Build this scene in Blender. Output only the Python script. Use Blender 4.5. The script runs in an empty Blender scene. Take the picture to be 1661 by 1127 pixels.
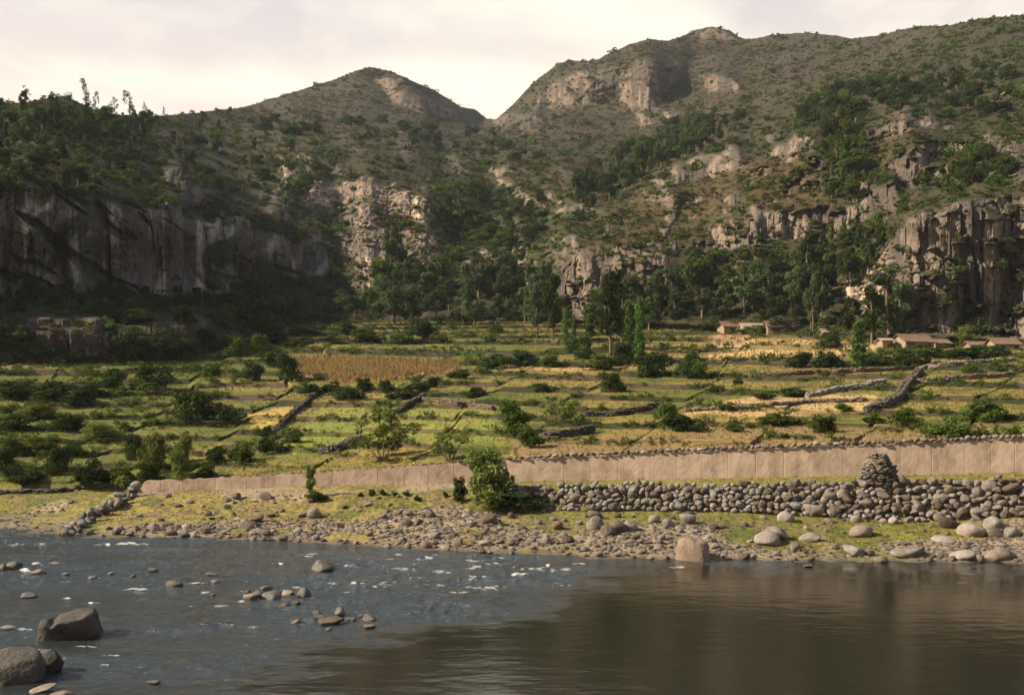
import bpy, bmesh, math, random
import numpy as np

# ------------------------------------------------------------------ camera, sky, sun, exposure
SC = bpy.context.scene
COL = SC.collection
F, CX, VH, EYE = 1630.0, 830.5, 640.0, 9.0        # focal length (px of the 1661 px photo), horizon row, eye height above the river
cam_d = bpy.data.cameras.new('camera'); cam = bpy.data.objects.new('camera', cam_d); COL.objects.link(cam)
cam_d.sensor_width = 36.0; cam_d.lens = 36.0 * F / 1661.0
cam_d.shift_y = (VH - 563.5) / 1661.0
cam_d.clip_start = 0.3; cam_d.clip_end = 20000
cam.location = (0, 0, EYE); cam.rotation_euler = (math.radians(90), 0, 0)
SC.camera = cam

SUN_EL = math.radians(33)
SUN_AZ = math.radians(7)                          # how far the sun stands behind the camera's left
sun_from = (-math.cos(SUN_AZ) * math.cos(SUN_EL), -math.sin(SUN_AZ) * math.cos(SUN_EL), math.sin(SUN_EL))
sun_d = bpy.data.lights.new('sun', 'SUN'); sun = bpy.data.objects.new('sun', sun_d); COL.objects.link(sun)
sun_d.energy = 5.0; sun_d.angle = math.radians(0.5); sun_d.color = (1.0, 0.85, 0.62)
from mathutils import Vector
sun.rotation_euler = Vector(sun_from).to_track_quat('Z', 'Y').to_euler()
sun.location = (-60, -40, 120)

W = bpy.data.worlds.new('World'); SC.world = W; W.use_nodes = True
nt = W.node_tree; N, L = nt.nodes, nt.links
N.clear()
w_out = N.new('ShaderNodeOutputWorld'); w_bg = N.new('ShaderNodeBackground')
w_sky = N.new('ShaderNodeTexSky'); w_sky.sky_type = 'NISHITA'; w_sky.sun_disc = False
w_sky.sun_elevation = SUN_EL; w_sky.sun_rotation = math.atan2(sun_from[0], sun_from[1])
w_sky.altitude = 2500; w_sky.air_density = 1.0; w_sky.dust_density = 1.5
w_bg.inputs['Strength'].default_value = 0.08
tc = N.new('ShaderNodeTexCoord'); sep = N.new('ShaderNodeSeparateXYZ'); L.new(tc.outputs['Generated'], sep.inputs[0])
# thin broken cloud, denser towards the horizon: direction / (height + c) = a flat cloud layer
addz = N.new('ShaderNodeMath'); addz.operation = 'ADD'; addz.inputs[1].default_value = 0.10; addz.use_clamp = False
mxz = N.new('ShaderNodeMath'); mxz.operation = 'MAXIMUM'; mxz.inputs[1].default_value = 0.0
L.new(sep.outputs['Z'], mxz.inputs[0]); L.new(mxz.outputs[0], addz.inputs[0])
vdiv = N.new('ShaderNodeVectorMath'); vdiv.operation = 'DIVIDE'
cmb = N.new('ShaderNodeCombineXYZ')
for i in range(3): L.new(addz.outputs[0], cmb.inputs[i])
L.new(tc.outputs['Generated'], vdiv.inputs[0]); L.new(cmb.outputs[0], vdiv.inputs[1])
noi = N.new('ShaderNodeTexNoise'); noi.inputs['Scale'].default_value = 1.5; noi.inputs['Detail'].default_value = 4; noi.inputs['Roughness'].default_value = 0.55
noi.inputs['Distortion'].default_value = 0.35
L.new(vdiv.outputs[0], noi.inputs['Vector'])
rmp = N.new('ShaderNodeMapRange'); rmp.inputs['From Min'].default_value = 0.40; rmp.inputs['From Max'].default_value = 0.62
L.new(noi.outputs['Fac'], rmp.inputs['Value'])
# haze veil: thick at the horizon, thin overhead
veil = N.new('ShaderNodeMapRange'); veil.inputs['From Min'].default_value = 0.28; veil.inputs['From Max'].default_value = 0.58
veil.inputs['To Min'].default_value = 0.96; veil.inputs['To Max'].default_value = 0.04; L.new(mxz.outputs[0], veil.inputs['Value'])
mixv = N.new('ShaderNodeMix'); mixv.data_type = 'RGBA'; L.new(veil.outputs[0], mixv.inputs['Factor'])
L.new(w_sky.outputs[0], mixv.inputs['A']); mixv.inputs['B'].default_value = (4.35, 3.68, 3.18, 1)
thin = N.new('ShaderNodeMapRange'); thin.inputs['From Min'].default_value = 0.30; thin.inputs['From Max'].default_value = 0.70; thin.inputs['To Min'].default_value = 0.95; thin.inputs['To Max'].default_value = 0.16; L.new(mxz.outputs[0], thin.inputs['Value'])
cf = N.new('ShaderNodeMath'); cf.operation = 'MULTIPLY'; L.new(rmp.outputs[0], cf.inputs[0]); L.new(thin.outputs[0], cf.inputs[1])
mixc = N.new('ShaderNodeMix'); mixc.data_type = 'RGBA'; L.new(cf.outputs[0], mixc.inputs['Factor'])
L.new(mixv.outputs['Result'], mixc.inputs['A']); mixc.inputs['B'].default_value = (5.4, 4.95, 4.1, 1)
L.new(mixc.outputs['Result'], w_bg.inputs['Color']); L.new(w_bg.outputs[0], w_out.inputs[0])

SC.view_settings.view_transform = 'Standard'; SC.view_settings.look = 'None'
SC.view_settings.exposure = 1.45; SC.view_settings.gamma = 1.0; SC.view_settings.use_curve_mapping = False
SC.cycles.use_denoising = True; SC.cycles.denoising_prefilter = 'ACCURATE'; SC.cycles.denoising_input_passes = 'RGB_ALBEDO_NORMAL'
try: SC.cycles.denoiser = 'OPENIMAGEDENOISE'
except Exception: pass
SC.cycles.max_bounces = 5; SC.cycles.diffuse_bounces = 2; SC.cycles.glossy_bounces = 3; SC.cycles.transmission_bounces = 2
SC.cycles.volume_bounces = 0; SC.cycles.transparent_max_bounces = 4
SC.cycles.use_adaptive_sampling = True; SC.cycles.adaptive_threshold = 0.02
SC.cycles.caustics_reflective = False; SC.cycles.caustics_refractive = False

# ------------------------------------------------------------------ helpers
rnd = random.Random(7)
RNG = np.random.default_rng(11)

def lerp(a, b, t): return a + (b - a) * t
def sstep(a, b, x):
    t = np.clip((np.asarray(x, float) - a) / (b - a), 0, 1); return t * t * (3 - 2 * t)
def pl(pts, u):
    pts = np.array(pts, float); return np.interp(u, pts[:, 0], pts[:, 1])
def P(u, v, Y): return np.array([(u - CX) / F * Y, Y, EYE + (VH - v) / F * Y])

def _h(ix, iy, iz, seed):
    with np.errstate(over='ignore'):
        n = (ix.astype(np.int64) * 374761393 + iy.astype(np.int64) * 668265263 + iz.astype(np.int64) * 1274126177 + seed * 144665) & 0xffffffff
        n = ((n ^ (n >> 13)) * 1274126177) & 0xffffffff
        n = n ^ (n >> 16)
    return (n & 0xffff).astype(np.float32) / 65535.0
def vn(x, y, z, seed=0):
    """value noise in -1..1"""
    x, y, z = np.broadcast_arrays(np.asarray(x, float), np.asarray(y, float), np.asarray(z, float))
    x0, y0, z0 = np.floor(x), np.floor(y), np.floor(z)
    fx, fy, fz = x - x0, y - y0, z - z0
    fx, fy, fz = [f * f * f * (f * (f * 6 - 15) + 10) for f in (fx, fy, fz)]
    r = 0
    for dx in (0, 1):
        wx = fx if dx else 1 - fx
        for dy in (0, 1):
            wy = fy if dy else 1 - fy
            for dz in (0, 1):
                wz = fz if dz else 1 - fz
                r = r + wx * wy * wz * _h(x0 + dx, y0 + dy, z0 + dz, seed)
    return r * 2 - 1
def fbm(x, y, z, octs=4, seed=0, gain=0.5):
    a, s, r, k = 1.0, 0.0, 0, 1.0
    for o in range(octs):
        r = r + a * vn(x * k, y * k, z * k, seed + o * 17); s += a; a *= gain; k *= 2.03
    return r / s

def inpoly(u, v, poly):
    """inside test, arrays"""
    u = np.asarray(u, float); v = np.asarray(v, float); res = np.zeros(u.shape, bool); n = len(poly)
    for i in range(n):
        x1, y1 = poly[i]; x2, y2 = poly[(i + 1) % n]
        if y1 == y2: continue
        c = ((y1 > v) != (y2 > v)) & (u < (x2 - x1) * (v - y1) / (y2 - y1) + x1)
        res ^= c
    return res
def polymask(u, v, poly, soft=8.0):
    """soft mask: 1 well inside, 0 outside"""
    xs = [p[0] for p in poly]; ys = [p[1] for p in poly]
    m = np.zeros(u.shape)
    sel = (u > min(xs) - soft) & (u < max(xs) + soft) & (v > min(ys) - soft) & (v < max(ys) + soft)
    if not sel.any(): return m
    uu, vv = u[sel], v[sel]
    ins = inpoly(uu, vv, poly); d = np.full(uu.shape, 1e9); n = len(poly)
    for i in range(n):
        x1, y1 = poly[i]; x2, y2 = poly[(i + 1) % n]
        dx, dy = x2 - x1, y2 - y1; t = np.clip(((uu - x1) * dx + (vv - y1) * dy) / (dx * dx + dy * dy + 1e-9), 0, 1)
        d = np.minimum(d, np.hypot(uu - x1 - t * dx, vv - y1 - t * dy))
    sd = np.where(ins, d, -d)
    m[sel] = sstep(-soft * 0.5, soft * 0.5, sd); return m

def mesh_np(name, verts, quads, mat=None, parent=None, smooth=True, attrs=None, link=True):
    me = bpy.data.meshes.new(name); verts = np.asarray(verts, np.float32); quads = np.asarray(quads, np.int32)
    k = quads.shape[1]
    me.vertices.add(len(verts)); me.vertices.foreach_set('co', verts.ravel())
    me.loops.add(quads.size); me.loops.foreach_set('vertex_index', quads.ravel())
    me.polygons.add(len(quads)); me.polygons.foreach_set('loop_start', np.arange(0, quads.size, k, dtype=np.int32))
    me.polygons.foreach_set('use_smooth', np.full(len(quads), smooth, bool))
    for nm, (tp, data) in (attrs or {}).items():
        a = me.attributes.new(nm, tp, 'POINT')
        a.data.foreach_set('color' if tp == 'FLOAT_COLOR' else 'value', np.asarray(data, np.float32).ravel())
    me.update(calc_edges=True)
    if mat: me.materials.append(mat)
    if not link: return me
    o = bpy.data.objects.new(name, me); COL.objects.link(o)
    if parent is not None: o.parent = parent
    return o
def obj(name, me, parent=None, loc=None, rot=None, scale=None):
    o = bpy.data.objects.new(name, me); COL.objects.link(o)
    if parent is not None: o.parent = parent
    if loc is not None: o.location = [float(c) for c in loc]
    if rot is not None: o.rotation_euler = rot
    if scale is not None: o.scale = scale
    return o
def tag(o, label=None, cat=None, group=None, kind=None):
    if label: o['label'] = label
    if cat: o['category'] = cat
    if group: o['group'] = group
    if kind: o['kind'] = kind
    return o
ORD = 'first second third fourth fifth sixth seventh eighth ninth tenth eleventh twelfth thirteenth fourteenth fifteenth sixteenth seventeenth eighteenth nineteenth'.split()
TENS = {2: 'twent', 3: 'thirt', 4: 'fort', 5: 'fift', 6: 'sixt', 7: 'sevent', 8: 'eight', 9: 'ninet'}
def ordinal(i):
    i += 1
    if i < 20: return ORD[i - 1]
    if i >= 100: return 'hundred-and-' + ordinal(i - 101) if i > 100 else 'hundredth'
    t, r = divmod(i, 10); return TENS[t] + 'ieth' if r == 0 else TENS[t] + 'y-' + ORD[r - 1]

# ------------------------------------------------------------------ materials
def new_mat(name):
    m = bpy.data.materials.new(name); m.use_nodes = True; t = m.node_tree
    return m, t.nodes, t.links, t.nodes['Principled BSDF']
def nmix(Nn, Ll, fac, a, b, mode='MIX'):
    n = Nn.new('ShaderNodeMix'); n.data_type = 'RGBA'; n.blend_type = mode
    for s, x in (('Factor', fac), ('A', a), ('B', b)):
        if isinstance(x, (int, float)): n.inputs[s].default_value = x
        elif isinstance(x, tuple): n.inputs[s].default_value = (*x[:3], 1)
        else: Ll.new(x, n.inputs[s])
    return n.outputs['Result']
def nnoise(Nn, Ll, scale, detail=4, rough=0.55, coord='Object', stretch=None):
    t = Nn.new('ShaderNodeTexCoord'); n = Nn.new('ShaderNodeTexNoise'); n.inputs['Scale'].default_value = scale; n.inputs['Detail'].default_value = detail; n.inputs['Roughness'].default_value = rough
    if coord == 'World':
        g = Nn.new('ShaderNodeNewGeometry'); src = g.outputs['Position']
    else: src = t.outputs[coord]
    if stretch:
        mp = Nn.new('ShaderNodeMapping'); mp.inputs['Scale'].default_value = stretch; Ll.new(src, mp.inputs['Vector']); src = mp.outputs['Vector']
    Ll.new(src, n.inputs['Vector']); return n.outputs['Fac']
def nramp(Nn, Ll, fac, lo, hi, a=0.0, b=1.0):
    r = Nn.new('ShaderNodeMapRange'); r.inputs['From Min'].default_value = lo; r.inputs['From Max'].default_value = hi
    r.inputs['To Min'].default_value = a; r.inputs['To Max'].default_value = b; Ll.new(fac, r.inputs['Value']); return r.outputs[0]
def nbump(Nn, Ll, h, strength, dist, bsdf):
    b = Nn.new('ShaderNodeBump'); b.inputs['Strength'].default_value = strength; b.inputs['Distance'].default_value = dist
    Ll.new(h, b.inputs['Height']); Ll.new(b.outputs[0], bsdf.inputs['Normal'])

def terrain_mat(name, sc, bstr, bdist):
    m, n, l, b = new_mat(name)
    at = n.new('ShaderNodeAttribute'); at.attribute_name = 'albedo'
    f1 = nnoise(n, l, sc, 5, 0.65, 'World'); k = nramp(n, l, f1, 0.3, 0.7, 0.44, 1.26)
    cm = n.new('ShaderNodeVectorMath'); cm.operation = 'SCALE'; l.new(at.outputs['Color'], cm.inputs[0]); l.new(k, cm.inputs['Scale'])
    l.new(cm.outputs[0], b.inputs['Base Color']); b.inputs['Roughness'].default_value = 0.95; b.inputs['Specular IOR Level'].default_value = 0.15
    nbump(n, l, f1, bstr, bdist, b); return m
M_BANK = terrain_mat('bank_earth', 3.5, 0.8, 0.12)
M_FIELD = terrain_mat('field_turf', 2.2, 0.8, 0.2)
M_HILL = terrain_mat('hill_ground', 0.9, 0.9, 0.5)
M_MTN = terrain_mat('mountain_ground', 0.30, 0.9, 1.6)

def rock_mat(name, base, dark, sc=3.0, wet=False):
    m, n, l, b = new_mat(name)
    oi = n.new('ShaderNodeObjectInfo')
    f1 = nnoise(n, l, sc, 6, 0.65); f2 = nnoise(n, l, sc * 5, 3, 0.6)
    c = nmix(n, l, nramp(n, l, f1, 0.35, 0.68), dark, base)
    c = nmix(n, l, nramp(n, l, f2, 0.45, 0.75, 0, 0.5), c, tuple(x * 0.45 for x in base))
    hs = n.new('ShaderNodeHueSaturation'); l.new(c, hs.inputs['Color'])
    l.new(nramp(n, l, oi.outputs['Random'], 0, 1, 0.6, 1.5), hs.inputs['Value'])
    l.new(nramp(n, l, oi.outputs['Random'], 0.2, 0.9, 1.25, 0.6), hs.inputs['Saturation'])
    l.new(hs.outputs[0], b.inputs['Base Color']); b.inputs['Roughness'].default_value = 0.45 if wet else 0.88
    b.inputs['Specular IOR Level'].default_value = 0.4 if wet else 0.2
    nbump(n, l, nmix(n, l, 0.45, f1, f2), 1.0, 0.12, b); return m
M_ROCK = rock_mat('river_stone', (0.165, 0.132, 0.108), (0.075, 0.06, 0.051))
M_ROCKD = rock_mat('dark_wet_stone', (0.10, 0.085, 0.07), (0.035, 0.03, 0.026), wet=True)
M_ROCKP = rock_mat('pale_pink_stone', (0.205, 0.163, 0.134), (0.125, 0.099, 0.081))
M_WALLSTONE = rock_mat('field_wall_stone', (0.19, 0.15, 0.115), (0.09, 0.073, 0.058))

def leaf_mat(name, c1, c2, trans=0.34):
    m, n, l, b = new_mat(name)
    oi = n.new('ShaderNodeObjectInfo'); at = n.new('ShaderNodeAttribute'); at.attribute_name = 'var'
    c = nmix(n, l, at.outputs['Fac'], c1, c2)
    hs = n.new('ShaderNodeHueSaturation'); l.new(c, hs.inputs['Color'])
    l.new(nramp(n, l, oi.outputs['Random'], 0, 1, 0.6, 1.2), hs.inputs['Value'])
    l.new(nramp(n, l, oi.outputs['Random'], 0, 1, 0.485, 0.515), hs.inputs['Hue'])
    d = n.new('ShaderNodeBsdfDiffuse'); t = n.new('ShaderNodeBsdfTranslucent'); mx = n.new('ShaderNodeMixShader'); mx.inputs[0].default_value = trans
    l.new(hs.outputs[0], d.inputs['Color']); l.new(hs.outputs[0], t.inputs['Color']); l.new(d.outputs[0], mx.inputs[1]); l.new(t.outputs[0], mx.inputs[2])
    o = [x for x in n if x.type == 'OUTPUT_MATERIAL'][0]; l.new(mx.outputs[0], o.inputs['Surface']); n.remove(b); return m
M_LEAF_DARK = leaf_mat('leaf_dark', (0.017, 0.029, 0.010), (0.062, 0.086, 0.025))
M_LEAF_EUC = leaf_mat('leaf_eucalyptus', (0.030, 0.047, 0.022), (0.092, 0.116, 0.050))
M_LEAF_MID = leaf_mat('leaf_mid', (0.030, 0.052, 0.012), (0.095, 0.128, 0.03))
M_LEAF_PALE = leaf_mat('leaf_pale', (0.065, 0.09, 0.022), (0.15, 0.17, 0.045))
M_LEAF_POP = leaf_mat('leaf_poplar', (0.04, 0.07, 0.018), (0.10, 0.15, 0.036))
M_LEAF_DRY = leaf_mat('leaf_dry', (0.055, 0.045, 0.022), (0.12, 0.085, 0.042))
M_GRASS_G = leaf_mat('grass_green', (0.12, 0.13, 0.03), (0.21, 0.20, 0.05), .45)
M_GRASS_Y = leaf_mat('grass_dry', (0.15, 0.12, 0.05), (0.24, 0.185, 0.08), .45)
M_MAIZE = leaf_mat('maize_dry', (0.16, 0.115, 0.05), (0.29, 0.205, 0.095))

def plain_mat(name, c1, c2, sc, rough=0.9, bump=0.3, dist=0.03, stretch=None):
    m, n, l, b = new_mat(name); f1 = nnoise(n, l, sc, 6, 0.65, stretch=stretch)
    l.new(nmix(n, l, nramp(n, l, f1, 0.3, 0.7), c1, c2), b.inputs['Base Color']); b.inputs['Roughness'].default_value = rough
    b.inputs['Specular IOR Level'].default_value = 0.2; nbump(n, l, f1, bump, dist, b); return m
M_BARK = plain_mat('bark', (0.07, 0.05, 0.035), (0.17, 0.125, 0.09), 6, stretch=(1, 1, 0.25))
M_TILE = plain_mat('roof_tile', (0.07, 0.045, 0.033), (0.135, 0.088, 0.064), 5)
M_THATCH = plain_mat('thatch', (0.16, 0.13, 0.10), (0.30, 0.25, 0.19), 7)
M_ADOBE = plain_mat('adobe', (0.15, 0.107, 0.075), (0.235, 0.17, 0.122), 2.2, bump=0.5)
M_DOOR = plain_mat('door_wood', (0.03, 0.02, 0.015), (0.07, 0.05, 0.035), 8)
# ------------------------------------------------------------------ terrain: lines read off the place plus an unseen spur at left, each with its own distance
SKY = [(-900, 195), (-600, 168), (-400, 160), (-200, 163), (-60, 166), (0, 168), (40, 166), (85, 158), (110, 158), (140, 172), (165, 183), (215, 190), (260, 189), (300, 185), (340, 181), (400, 173), (440, 160), (500, 143), (540, 130),
       (580, 115), (600, 110), (625, 113), (660, 127), (700, 145), (745, 172), (770, 178), (790, 192), (805, 193), (830, 172), (860, 140), (880, 122), (905, 105), (925, 98), (945, 101), (970, 97), (990, 85),
       (1020, 72), (1050, 64), (1085, 66), (1110, 58), (1130, 48), (1155, 43), (1185, 50), (1200, 62), (1215, 64), (1250, 58), (1290, 54), (1340, 56), (1380, 63), (1410, 60), (1440, 55), (1460, 48), (1500, 42),
       (1540, 42), (1580, 33), (1620, 28), (1661, 25), (1800, 12), (2100, 0), (2600, 40)]
SHORE = [(-900, 850), (0, 867), (130, 871), (300, 875), (500, 881), (700, 893), (830, 900), (1000, 908), (1150, 909), (1661, 915), (2600, 930)]
WALLB = [(-900, 795), (0, 792), (240, 799), (500, 787), (740, 782), (820, 780), (1000, 777), (1200, 773), (1400, 770), (1640, 765), (2000, 757), (2600, 745)]
WALLT = [(-900, 785), (0, 782), (215, 786), (240, 779), (400, 772), (500, 766), (740, 750), (820, 746), (900, 742), (1100, 733), (1300, 725), (1640, 712), (2000, 698), (2600, 678)]
WALLY = [(-900, 92), (0, 84), (240, 81), (500, 78.5), (820, 75), (1200, 70.5), (1640, 66), (2000, 62.5), (2600, 57)]
EMBB = [(-900, 830), (0, 832), (400, 830), (760, 822), (810, 826), (900, 829), (1000, 826), (1100, 826), (1200, 829), (1300, 835), (1400, 839), (1500, 845), (1640, 838), (2600, 838)]
EMBT = [(-900, 805), (0, 803), (400, 805), (760, 800), (810, 792), (900, 790), (1000, 787), (1100, 790), (1200, 789), (1300, 787), (1400, 785), (1500, 785), (1640, 777), (2600, 760)]
FEND = [(-900, 600, 125), (-300, 598, 132), (0, 590, 140), (170, 588, 148), (300, 582, 160), (340, 575, 168), (400, 548, 200), (500, 527, 228), (620, 523, 238), (760, 522, 240), (900, 522, 234), (1000, 530, 222), (1100, 536, 210),
        (1200, 541, 197), (1300, 544, 188), (1450, 557, 168), (1560, 560, 161), (1640, 562, 156), (2000, 572, 140), (2600, 590, 115)]
# hillside: (column, [(row, distance), ...]) upwards
HILL = {
 -900: [(570, 128), (330, 136), (240, 170), (200, 230)], -600: [(570, 134), (300, 140), (215, 170), (170, 230)], -400: [(560, 140), (290, 146), (215, 180), (165, 240)], -250: [(560, 146), (300, 154), (230, 195), (165, 260)],  # out of view: spur raised to throw shade on the left bluff and cliff
 -100: [(515, 156), (300, 163), (235, 208), (165, 278)],
 0: [(530, 148), (516, 156), (505, 164), (303, 170), (240, 222), (168, 285)], 75: [(512, 156), (505, 180), (311, 186), (230, 245), (160, 300)],
 150: [(514, 160), (505, 200), (322, 206), (240, 265), (170, 325)], 250: [(515, 170), (505, 230), (334, 236), (275, 280), (225, 340), (189, 420)],
 330: [(515, 185), (505, 254), (353, 260), (300, 300), (240, 380), (182, 560)],
 400: [(520, 222), (500, 274), (368, 280), (325, 310), (280, 355), (225, 470), (173, 740)], 460: [(505, 276), (480, 290), (380, 296), (330, 322), (280, 362), (225, 480), (155, 800)],
 500: [(500, 280), (470, 302), (388, 308), (340, 330), (290, 360), (240, 440), (200, 580), (143, 860)],
 540: [(500, 272), (460, 288), (420, 302), (350, 338), (300, 362), (230, 480), (180, 700), (130, 900)],
 600: [(505, 265), (460, 292), (400, 320), (350, 340), (300, 356), (260, 410), (230, 500), (190, 690), (150, 820), (110, 900)],
 650: [(505, 262), (440, 296), (370, 328), (320, 338), (275, 405), (220, 560), (185, 760), (124, 940)],
 700: [(510, 258), (450, 288), (400, 314), (350, 325), (318, 336), (280, 430), (250, 510), (205, 720), (170, 900), (145, 1000)],
 790: [(512, 252), (440, 300), (400, 330), (340, 390), (290, 450), (240, 580), (215, 800), (192, 1100)],
 840: [(512, 248), (440, 285), (390, 315), (340, 375), (290, 440), (240, 540), (205, 720), (165, 950)],
 880: [(512, 240), (470, 252), (420, 266), (390, 300), (330, 370), (280, 430), (240, 520), (200, 700), (170, 800), (140, 830), (122, 900)],
 940: [(512, 234), (480, 242), (415, 252), (380, 290), (330, 340), (290, 410), (240, 540), (190, 690), (165, 740), (125, 765), (101, 870)],
 1000: [(520, 228), (500, 232), (430, 242), (400, 256), (350, 300), (315, 345), (290, 400), (255, 480), (215, 620), (170, 690), (120, 720), (80, 850)],
 1050: [(520, 226), (490, 231), (420, 242), (360, 280), (300, 330), (280, 400), (220, 590), (190, 640), (110, 680), (64, 850)],
 1100: [(525, 218), (490, 230), (420, 242), (350, 285), (285, 330), (268, 420), (210, 570), (150, 690), (100, 760), (60, 850)],
 1200: [(528, 212), (480, 224), (400, 240), (350, 262), (300, 290), (250, 318), (225, 410), (150, 600), (100, 720), (62, 820)],
 1300: [(530, 205), (480, 216), (400, 234), (350, 243), (300, 266), (232, 292), (190, 390), (120, 570), (55, 750)],
 1370: [(535, 196), (480, 212), (400, 228), (340, 240), (260, 268), (200, 300), (150, 420), (62, 660)],
 1430: [(540, 186), (500, 194), (430, 206), (370, 226), (300, 246), (230, 266), (185, 300), (120, 460), (57, 620)],
 1475: [(545, 177), (480, 179), (355, 183), (335, 214), (250, 246), (190, 280), (120, 420), (46, 570)],
 1560: [(550, 176), (440, 177), (329, 183), (312, 212), (240, 240), (150, 330), (38, 520)],
 1640: [(552, 178), (420, 179), (321, 185), (300, 208), (230, 232), (130, 310), (27, 470)],
 1800: [(555, 180), (300, 188), (200, 240), (12, 430)], 2200: [(555, 185), (280, 195), (0, 400)], 2600: [(560, 190), (40, 380)],
}
ROCKS = [  # (outline, strength, tint 0 grey .. 1 pink/cream)
 ([(-300, 320), (0, 300), (60, 300), (110, 318), (190, 322), (260, 333), (330, 352), (400, 362), (450, 372), (520, 392), (541, 420), (532, 440), (450, 462), (320, 482), (150, 492), (0, 485), (-900, 490), (-900, 330)], 1.0, 0.60),
 ([(262, 288), (300, 275), (352, 300), (357, 320), (310, 322), (275, 308)], .8, .4), ([(418, 312), (447, 303), (474, 345), (440, 354)], .7, .4),
 ([(455, 265), (500, 262), (506, 300), (540, 312), (560, 300), (600, 288), (650, 300), (700, 330), (708, 352), (690, 362), (640, 342), (600, 374), (570, 372), (540, 350), (510, 340), (495, 310), (460, 290)], 1.0, .85),
 ([(543, 385), (600, 368), (640, 372), (704, 378), (722, 420), (690, 437), (650, 420), (612, 440), (607, 470), (584, 503), (566, 482), (578, 440), (553, 415)], .85, .8),
 ([(804, 288), (826, 295), (882, 335), (860, 337), (812, 306)], .8, 1.0),
 ([(768, 408), (852, 402), (856, 432), (800, 437)], .7, .8),
 ([(858, 452), (900, 458), (928, 416), (965, 428), (974, 522), (930, 517), (912, 492), (868, 482)], .95, .75),
 ([(880, 405), (1070, 395), (1080, 470), (1000, 485), (905, 460)], .6, .55),
 ([(1055, 295), (1120, 258), (1195, 236), (1208, 270), (1150, 282), (1070, 303)], .95, .75), ([(1243, 252), (1290, 220), (1318, 223), (1318, 244), (1270, 264)], .95, .7),
 ([(1403, 218), (1440, 200), (1512, 186), (1522, 200), (1440, 225), (1404, 232)], .95, .75), ([(1443, 268), (1470, 243), (1532, 233), (1528, 256), (1502, 266), (1492, 302), (1458, 307)], 1.0, .7),
 ([(1392, 308), (1452, 298), (1458, 347), (1398, 348)], .9, .6), ([(1150, 375), (1210, 348), (1260, 343), (1300, 345), (1330, 333), (1400, 338), (1424, 350), (1380, 384), (1300, 388), (1230, 398), (1158, 405)], .95, .6),
 ([(1452, 372), (1500, 340), (1560, 328), (1640, 320), (2300, 300), (2300, 550), (1640, 548), (1470, 538), (1463, 450), (1442, 410)], 1.0, .45),
 ([(1366, 492), (1350, 480), (1400, 440), (1446, 383), (1466, 440), (1452, 500), (1380, 512)], .8, .85),
 ([(1004, 165), (1012, 128), (1035, 96), (1056, 98), (1104, 112), (1104, 132), (1072, 152), (1062, 202), (1038, 208), (1028, 182)], 1.0, .75),
 ([(865, 168), (900, 133), (940, 118), (1012, 108), (1008, 142), (960, 167), (940, 172), (900, 177), (868, 184)], .9, .5),
 ([(1052, 194), (1090, 176), (1108, 184), (1070, 202)], .9, .9), ([(1133, 122), (1197, 128), (1204, 146), (1150, 152)], .9, .55), ([(1088, 104), (1106, 102), (1106, 120), (1092, 118)], .8, .9),
 ([(615, 128), (652, 123), (664, 150), (702, 165), (765, 192), (700, 194), (640, 172)], .8, .3), ([(800, 195), (830, 185), (880, 190), (870, 212), (810, 210)], .7, .45),
 ([(1128, 52), (1170, 45), (1194, 62), (1140, 67)], .7, .2),
 ([(40, 514), (165, 514), (175, 520), (180, 578), (100, 575), (45, 562)], 1.0, .5), ([(180, 518), (330, 516), (335, 560), (270, 575), (185, 578)], .8, .4),
 ([(1590, 210), (1640, 225), (1700, 240), (1700, 300), (1590, 290)], .6, .4), ([(640, 232), (680, 238), (700, 270), (660, 280)], .6, .5), ([(725, 250), (760, 255), (765, 290), (735, 285)], .5, .5),
]
DRYZ = [([(890, 420), (960, 350), (1050, 300), (1200, 272), (1310, 250), (1350, 330), (1300, 342), (1150, 362), (1060, 412), (950, 425)], 1.0), ([(480, 143), (600, 108), (700, 145), (780, 180), (620, 125), (500, 165)], .9),
        ([(1350, 240), (1450, 200), (1520, 230), (1420, 300), (1350, 320)], .6), ([(860, 150), (930, 100), (1050, 66), (1160, 42), (1200, 70), (1000, 100), (880, 165)], .7), ([(820, 270), (900, 280), (960, 330), (880, 330)], .8),
        ([(400, 225), (500, 225), (520, 250), (420, 255)], .7), ([(1000, 220), (1250, 130), (1300, 160), (1100, 240)], .35)]
GREENZ = [([(740, 360), (860, 330), (960, 330), (930, 400), (860, 440), (760, 430)], 1.0), ([(1400, 400), (1460, 360), (1640, 290), (1640, 250), (1480, 330), (1380, 400)], 1.0), ([(230, 240), (420, 230), (500, 330), (400, 360), (280, 330)], .6),
          ([(1480, 260), (1580, 250), (1560, 300), (1500, 320)], .8)]

us = np.concatenate([np.arange(-900, -60, 14.0), np.arange(-60, 1722, 2.0), np.arange(1722, 2600, 14.0)]); NC = len(us)
R_BED, R_BANK, R_FIELD, R_HILL, R_BACK = 8, 104, 290, 300, 8
shore_v = pl(SHORE, us) + 2.0 * vn(us / 26, 0, 0, 3); shore_Y = F * EYE / (shore_v - VH)
wY = pl(WALLY, us); wbv = pl(WALLB, us); wtv = pl(WALLT, us)
z_of = lambda v, Y: EYE + (VH - v) / F * Y
wbz = z_of(wbv, wY); wtz = z_of(wtv, wY)
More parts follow.
